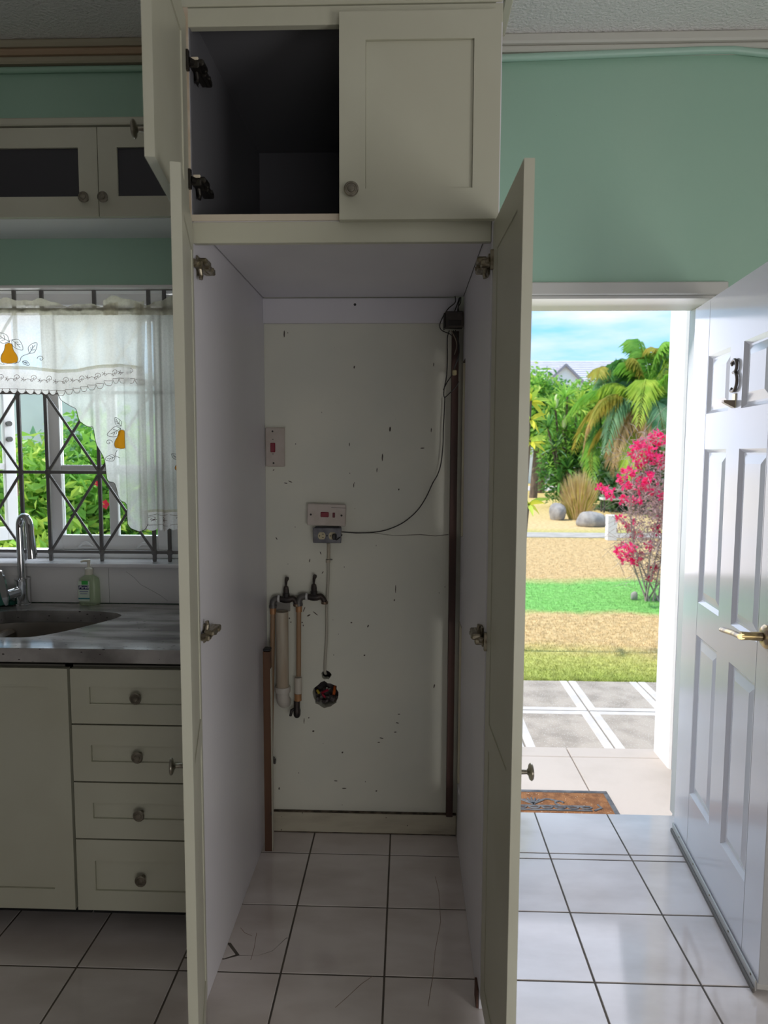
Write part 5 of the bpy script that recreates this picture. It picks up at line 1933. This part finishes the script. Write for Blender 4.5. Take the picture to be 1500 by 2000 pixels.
# --- dry grass clump between the rocks
g0 = (4.527, 18.237)
gr_ = thing('ornamental_grass', (g0[0], g0[1], LZ), 'dry straw coloured grass clump standing between two grey rocks', 'grass clump')
q = random.Random(31)
for m_, n_ in ((LB, 420), (mat('straw_blade', (.62, .46, .18), .7, col2=(.74, .60, .30), nscale=3, trans=.3), 520), (LO, 200)):
    mb = MB()
    for k in range(n_):
        a_, r_ = q.uniform(0, 6.28), q.random() ** .5 * .24
        bx_, by_ = g0[0] + r_ * math.cos(a_), g0[1] + r_ * math.sin(a_) * .8
        h = q.uniform(.45, 1.32) * (1.05 - .25 * abs(math.cos(a_)) * r_ / .24)
        lean = q.uniform(.05, .75) ** 1.3
        tx_, ty_ = bx_ + lean * math.cos(a_) * (.4 + r_), by_ + lean * math.sin(a_) * .6
        w_ = .012
        mb.add([(bx_ - w_, by_, LZ - .015), (bx_ + w_, by_, LZ - .015), ((bx_ * .6 + tx_ * .4) + w_, (by_ + ty_) / 2, LZ + h * .6), ((bx_ * .6 + tx_ * .4) - w_, (by_ + ty_) / 2, LZ + h * .6), (tx_, ty_, LZ + h)], [(0, 1, 2, 3), (3, 2, 4)])
    o = mb.build('blades', m_, gr_, fix=False)
    o['kind'] = 'stuff'
ROCK = mat('weathered_rock', (.42, .39, .38), .9, col2=(.27, .25, .25), nscale=5, ndet=8, bump=.6, bscale=14)


def rock(c, r, seed, label, name='garden_rock'):
    mb = MB().blob((0, 0, 0), (1, 1, 1), 18, 11)
    q_ = random.Random(seed)
    ph = [q_.uniform(0, 6.28) for _ in range(6)]
    mb.v = [(c[0] + x * r[0] * (1 + .12 * math.sin(2.3 * y + ph[0]) + .08 * math.sin(4 * z + ph[1])), c[1] + y * r[1] * (1 + .1 * math.sin(3 * x + ph[2])), max(LZ - .012, c[2] + z * r[2] * (1 + .14 * math.sin(2.1 * x + ph[3]) + .07 * math.sin(5 * y + ph[4])))) for x, y, z in mb.v]
    o = mb.build(name, ROCK, None, 60)
    return tag(o, label, 'rock', 'rocks on the lawn')


r1 = (4.429, 16.46)
rock((r1[0], r1[1] + .1, LZ + .13), (.34, .26, .24), 3, 'big grey rock in front of the dry grass, next to the white post')
r2 = (3.949, 17.918)
rock((r2[0], r2[1] + .2, LZ + .16), (.20, .24, .30), 8, 'upright grey rock on the far side of the dry grass clump')
r3 = (2.718, 8.204)
rock((r3[0], r3[1], LZ + .03), (.045, .04, .065), 5, 'small pale stone lying on the green lawn strip')
# --- white bollard
p_ = (4.112, 13.926)
bo = thing('path_bollard', (p_[0], p_[1], LZ), 'short square white post at the edge of the far path', 'post')
MB().box(p_[0] - .095, p_[0] + .095, p_[1] - .09, p_[1] + .09, LZ - .012, LZ + .47, .008).build('post', mat('white_post', (.82, .82, .84), .6), bo)
MB().box(p_[0] - .10, p_[0] + .10, p_[1] - .095, p_[1] + .095, LZ + .4705, LZ + .50, .012).build('cap', MATS['white_post'], bo)
# --- little bench
p_ = (6.105, 20.561)
be = thing('garden_bench', (p_[0], p_[1], LZ), 'small white topped bench with dark legs behind the flowering bush', 'bench')
MB().box(p_[0] - .36, p_[0] + .30, p_[1] - .2, p_[1] + .2, LZ + .36, LZ + .43, .01).build('seat', MATS['white_post'], be)
for sx_ in (-.3, .24):
    for sy_ in (-.15, .15):
        MB().box(p_[0] + sx_ - .02, p_[0] + sx_ + .02, p_[1] + sy_ - .02, p_[1] + sy_ + .02, LZ - .012, LZ + .36).build('leg', mat('dark_leg', (.07, .065, .06), .6), be)
MB().tube([(p_[0] - .34, p_[1] + .2, LZ + .43), (p_[0] - .36, p_[1] + .26, LZ + .68), (p_[0] + .1, p_[1] + .26, LZ + .68)], .018, 6).build('back_rail', MATS['dark_leg'], be, 60)

# --- bougainvillea beside the pillar
bb_ = (2.882, 8.155)
bg = thing('bougainvillea', (bb_[0], bb_[1], LZ), 'bare twiggy bougainvillea bush with hot pink blossoms by the white pillar', 'shrub')
YG = bb_[1]
q = random.Random(44)
BL = [(2.931, 1.769), (2.885, 1.733), (2.993, 1.698), (2.793, 1.673), (2.852, 1.685), (2.676, 1.625), (2.735, 1.637), (2.667, 1.565), (2.727, 1.53), (2.856, 1.566), (2.8, 1.494), (2.834, 1.518),
      (2.773, 1.416), (2.978, 1.477), (2.903, 1.435), (2.72, 1.386), (2.97, 1.387), (2.568, 1.325), (2.616, 1.313), (2.844, 1.254), (2.828, 1.206), (2.53, 1.229), (2.75, 1.218),
      (2.563, 1.133), (2.598, 1.157), (2.276, 1.131), (2.349, 1.107), (2.386, 1.059), (2.742, 1.121), (2.812, 1.146), (2.932, 1.135), (2.874, 1.086), (2.995, 1.039), (2.628, 0.976), (2.556, 0.988),
      (2.735, 0.977), (3.005, 0.785), (2.527, 0.757), (2.662, 0.679), (2.962, 0.632), (2.69, 0.551), (2.737, 0.57), (2.874, 0.443), (2.647, 0.428), (2.528, 0.385), (2.568, 0.44),
      (2.671, 0.404), (2.585, 0.299), (2.657, 0.3), (2.77, 0.319), (2.724, 0.264), (2.926, 0.173), (2.9, 0.05), (2.644, 1.529), (2.783, 1.613), (2.924, 1.662), (2.883, 1.482), (2.694, 1.458)]
blx = [b_[0] for b_ in BL]
for k in range(46):                                   # the rest of the bush, behind the pillar
    BL.append((bb_[0] + q.uniform(.22, 1.0), q.uniform(.1, 1.85)))
tw = MB()
mains = []
for k in range(9):
    tx_, tz_ = bb_[0] + q.uniform(-.42, .8), q.uniform(.7, 1.7)
    root = Vector((bb_[0] + q.uniform(-.05, .12), YG + q.uniform(-.05, .05), LZ - .02))
    md = Vector(((root.x + tx_) / 2 - q.uniform(-.05, .22), YG + q.uniform(-.2, .2), tz_ * .42))
    pth = smooth_path([root, md, (tx_, YG + q.uniform(-.4, .4), tz_)], 6)
    tw.tube(pth, [.011 - .0006 * j_ for j_ in range(len(pth))], 5)
    mains += pth[3:]
for k, b_ in enumerate(BL):
    y_ = YG + q.uniform(-.35, .35)
    BL[k] = (b_[0] * (y_ / 8.2) if k < 58 else b_[0], y_, (b_[1] - 1.532) * (y_ / 8.2) + 1.532 if k < 58 else b_[1])
    e_ = Vector(BL[k])
    m_ = min(mains, key=lambda v: (v - e_).length + max(0, v.z - e_.z) * 2)
    mid = (m_ + e_) / 2 + Vector((q.uniform(-.06, .06), 0, q.uniform(0, .08)))
    tw.tube(smooth_path([m_, mid, e_], 4), .0032, 4)
    for j in range(5):
        s_ = mid.lerp(e_, q.random())
        f_ = s_ + Vector((q.gauss(0, .11), q.gauss(0, .11), q.gauss(.03, .10)))
        tw.tube([s_, (s_ + f_) / 2 + Vector((0, 0, .02)), f_], [.0026, .002, .0014], 3)
for k in range(900):
    s_ = q.choice(mains) + Vector((q.gauss(0, .10), q.gauss(0, .12), q.gauss(0, .1)))
    f_ = s_ + Vector((q.gauss(0, .16), q.gauss(0, .14), q.gauss(.03, .13)))
    tw.tube([s_, (s_ + f_) / 2 + Vector((q.gauss(0, .02), 0, .02)), f_], [.0028, .0022, .0014], 3)
to = tw.build('twigs', TWIG, bg, 80)
pk = mat('pink_bract', (.92, .02, .20), .6, col2=(.98, .08, .32), nscale=14, trans=.4)
proto = None
for k, b_ in enumerate(BL):
    if proto is None:
        mb = MB()
        q2 = random.Random(2)
        for j in range(34):
            d = Vector((q2.gauss(0, 1), q2.gauss(0, 1), q2.gauss(0, 1))).normalized()
            s_ = d.cross(Vector((q2.gauss(0, 1), q2.gauss(0, 1), q2.gauss(0, 1)))).normalized()
            c = d * q2.uniform(.005, .034)
            mb.add([c, c + d * .014 + s_ * .012, c + d * .030, c + d * .014 - s_ * .012], [(0, 1, 2), (0, 2, 3)])
        mb.v = [tuple(Vector(v) + WLOC[bg.name]) for v in mb.v]
        proto = mb.build('blossom', pk, bg, fix=False)
        o = proto
    else:
        o = clone(proto, bg)
    o.location = Vector(b_) - WLOC[bg.name]
    o.rotation_euler = (q.uniform(0, 6), q.uniform(0, 6), q.uniform(0, 6))
    s_ = q.uniform(1.0, 1.9)
    o.scale = (s_, s_, s_ * .85)
o = leafcloud((bb_[0] + .25, YG, .85), (.62, .5, .85), 4200, .045, 5, .2).build('foliage', leafm('bract_leaf', (.50, .34, .33), (.66, .46, .48)), bg, fix=False)
o['kind'] = 'stuff'

# --- house beyond the trees
YH = 40.0
hx0, hx1 = (5.98, 3.998)[0] - 6, (15.511, 4.018)[0] + 10
hz_e = (8.858, 5.015)[1]
hz_r = (9.694, 7.258)[1]
ho = thing('house', ((hx0 + hx1) / 2, YH, LZ), 'white house with long pale grey roof and gable beyond the garden trees', 'house')
RW = mat('house_render', (.80, .80, .82), .8)
MB().box(hx0, hx1, YH, YH + 8, LZ - .3, hz_e).build('wall', RW, ho)
rf = MB()
rf.prism([(YH - .7, hz_e - .1), (YH + 4, hz_r), (YH + 8.7, hz_e - .1), (YH + 8.7, hz_e - .28), (YH + 4, hz_r - .2), (YH - .7, hz_e - .28)], hx0 - .6, hx1 + .6, 'x')
roof = rf.build('roof', mat('pale_grey_shingle', (.64, .61, .66), .8, col2=(.55, .52, .57), nscale=4, stretch=(.5, 3, 3)), ho)
rr_ = MB()
for k in range(16):
    y_ = YH - .7 + 4.7 * k / 16
    z_ = hz_e - .1 + (hz_r - hz_e + .1) * k / 16
    rr_.box(hx0 - .6, hx1 + .6, y_, y_ + .06, z_ + .0, z_ + .05)
rr_.build('shingle_course', MATS['pale_grey_shingle'], roof)
ga, gl = (8.65, 6.307), (7.834, 5.531)
gw = ga[0] - gl[0]
gd = MB()
gd.prism([(ga[0] - gw * 1.6, ga[1] - 1.6 * (ga[1] - gl[1])), (ga[0], ga[1]), (ga[0] + gw * 1.6, ga[1] - 1.6 * (ga[1] - gl[1]))], 38.7, YH + 3.0, 'y')
gd.build('gable', RW, ho)
for s_ in (-1, 1):
    vb = MB()
    e0, e1 = (ga[0], ga[1] + .12), (ga[0] + s_ * gw * 1.75, ga[1] + .12 - 1.75 * (ga[1] - gl[1]))
    vb.prism([e0, e1, (e1[0], e1[1] - .16), (e0[0], e0[1] - .16)], 38.5, YH + 3.2, 'y')
    vb.build('gable_roof', mat('dark_grey_verge', (.34, .31, .36), .8), ho)
wx_, wz_ = (7.894, 0.383)
wf = MB()
wf.box(wx_ - .32, wx_ + .32, YH - .08, YH + .02, wz_ - .38, wz_ + .34, .02)
wo = wf.build('window', mat('house_window_white', (.8, .8, .82), .5), ho)
MB().box(wx_ - .24, wx_ + .24, YH - .10, YH - .081, wz_ - .30, wz_ + .26).build('pane', mat('house_pane', (.10, .11, .14), .1), wo)
struct(MB().box(-6, 40, 32, 36.5, LZ - .2, LZ + .004).build('road', mat('pale_road', (.62, .56, .54), .8, col2=(.54, .49, .48), nscale=2)))

# ---------------------------------------------------------------- what the kitchen window looks on
nbw = struct(MB().box(-12, -1.2, 9.0, 9.4, -.6, 2.55).build('wall_neighbour', mat('neighbour_render', (.78, .78, .78), .85, col2=(.70, .70, .71), nscale=1.2)))
wb1, wb2, wb3 = (-2.845, 1.32), (-2.801, 1.244), (-2.232, 1.202)
bush('hedge_shrub', 'lime green leafy shrub seen through the open kitchen casement', (wb1[0], 5.2, LZ), [((wb1[0] - .1, 5.2, wb1[1] - .35), (.55, .5, .62), 2600, .12, LG), ((wb1[0] - .1, 5.15, wb1[1] - .35), (.55, .5, .64), 1500, .10, LY), ((wb1[0] - .1, 5.3, .4), (.7, .5, .75), 1600, .13, LD)], 'shrubs outside the kitchen window', seed=3)
bush('hedge_shrub', 'taller green shrub behind the closed window panes', (wb2[0], 6.0, LZ), [((wb2[0], 6.1, wb2[1] - .1), (.62, .5, .75), 2600, .12, LG), ((wb2[0], 6.0, wb2[1] - .15), (.6, .5, .7), 1500, .10, LBL), ((wb2[0], 6.0, .45), (.8, .5, .8), 1800, .13, LG), ((wb2[0] + .1, 5.9, .55), (.7, .5, .7), 800, .10, LY)], 'shrubs outside the kitchen window', seed=5)
bush('hedge_shrub', 'hibiscus shrub with red flowers behind the swag curtain', (wb3[0], 5.7, LZ), [((wb3[0], 5.7, wb3[1] - .1), (.6, .5, .7), 2400, .11, LG), ((wb3[0], 5.7, .45), (.7, .5, .75), 1800, .12, LD), ((wb3[0], 5.5, .6), (.6, .5, .7), 900, .09, LY)], 'shrubs outside the kitchen window', seed=7)
lf0 = (-2.92, 1.079)
bush('hedge_shrub', 'low lime shrub beneath the open casement sash', (lf0[0], 4.7, LZ), [((lf0[0] + .1, 4.7, .55), (.75, .4, .55), 2200, .11, LY), ((lf0[0] + .1, 4.8, .5), (.75, .4, .6), 1600, .12, LG)], 'shrubs outside the kitchen window', seed=9)
hpk = mat('hibiscus_red', (.75, .02, .06), .6, trans=.3)
for i, (p, lb) in enumerate((((-2.221, 1.142), 'large red hibiscus flower near the middle window stile'), ((-2.277, 1.296), 'smaller red hibiscus flower above the large one'))):
    mb = MB()
    for j in range(5):
        a_ = 2 * math.pi * j / 5 + i
        d = Vector((math.cos(a_), -.35, math.sin(a_)))
        s_ = Vector((-math.sin(a_), 0, math.cos(a_)))
        c = Vector((p[0], 5.0, p[1]))
        l = .036 if i == 0 else .022
        mb.add([c, c + d * l * .6 + s_ * l * .45, c + d * l * 1.1, c + d * l * .6 - s_ * l * .45], [(0, 1, 2), (0, 2, 3)])
    ft_ = thing('hibiscus_flower', (p[0], 5.0, p[1]), lb, 'flower', 'hibiscus flowers outside the window')
    mb.build('petals', hpk, ft_, fix=False)
    MB().tube([(p[0], 4.98, p[1]), (p[0], 4.955, p[1] + .008)], .003, 6).build('stamen', mat('stamen_yellow', (.7, .5, .1), .6), ft_)
    MB().tube([(p[0], 5.005, p[1]), (p[0] + .05, 5.2, p[1] - .10), (p[0] + .12, 5.5, .6)], .004, 5).build('stalk', LD, ft_)

# ---------------------------------------------------------------- door mat on the porch
mx1, my1 = (0.982, 3.258)
mat_t = thing('doormat', (mx1 - .38, my1 - .22, PZ), 'brown coir doormat with a black scrolled rubber border on the porch', 'doormat')
mx0, my0 = mx1 - .76, my1 - .34
COIR = mat('brown_coir', (.24, .105, .04), .95, col2=(.15, .06, .022), nscale=30, bump=.8, bscale=140, speck=(.5, .4, .3), sscale=60, ssize=.12)
RUB = mat('black_rubber', (.05, .05, .058), .55, col2=(.10, .10, .11), nscale=30)
MB().box(mx0 + .02, mx1 - .02, my0 + .02, my1 - .02, PZ + .001, PZ + .014, .003).build('coir', COIR, mat_t)
bd = MB()
bd.box(mx0, mx1, my1 - .024, my1, PZ + .0005, PZ + .017, .004)
bd.box(mx0, mx1, my0, my0 + .024, PZ + .0005, PZ + .017, .004)
bd.box(mx0, mx0 + .024, my0 + .023, my1 - .023, PZ + .0005, PZ + .017, .004)
bd.box(mx1 - .024, mx1, my0 + .023, my1 - .023, PZ + .0005, PZ + .017, .004)
bd.build('border', RUB, mat_t)
scr = MB()
mcx, mcy = (mx0 + mx1) / 2, my1 - .155
zt = PZ + .016


def C2(pts, r=.006):
    scr.tube([(x, y, zt) for x, y in pts], r, 6, flat=.5)


C2([(mcx - .26, mcy), (mcx + .26, mcy)], .007)
C2([(mcx - .26, mcy - .035), (mcx + .26, mcy - .035)], .006)
for k in range(9):
    cx_ = mcx - .24 + .06 * k
    C2([(cx_ + .024 * math.cos(R(15 * j)), mcy - .018 - .014 * math.sin(R(15 * j)) + .012) for j in range(0, 13)], .005)
for s_ in (-1, 1):
    C2([(mcx + s_ * (.03 + .09 * t_ / 10), mcy + .045 + .02 * math.sin(t_ * .32)) for t_ in range(11)], .006)
    C2([(mcx + s_ * (.125 + .02 * math.cos(R(30 * j))), mcy + .03 + .018 * math.sin(R(30 * j))) for j in range(10)], .005)
    C2([(mcx + s_ * .27, mcy - .035), (mcx + s_ * .31, mcy - .01), (mcx + s_ * .30, mcy + .02)], .006)
for j in range(-3, 4):
    C2([(mcx, mcy + .015), (mcx + .018 * j, mcy + .075 - .006 * abs(j))], .005)
scr.build('scroll_ornament', RUB, mat_t, 60)
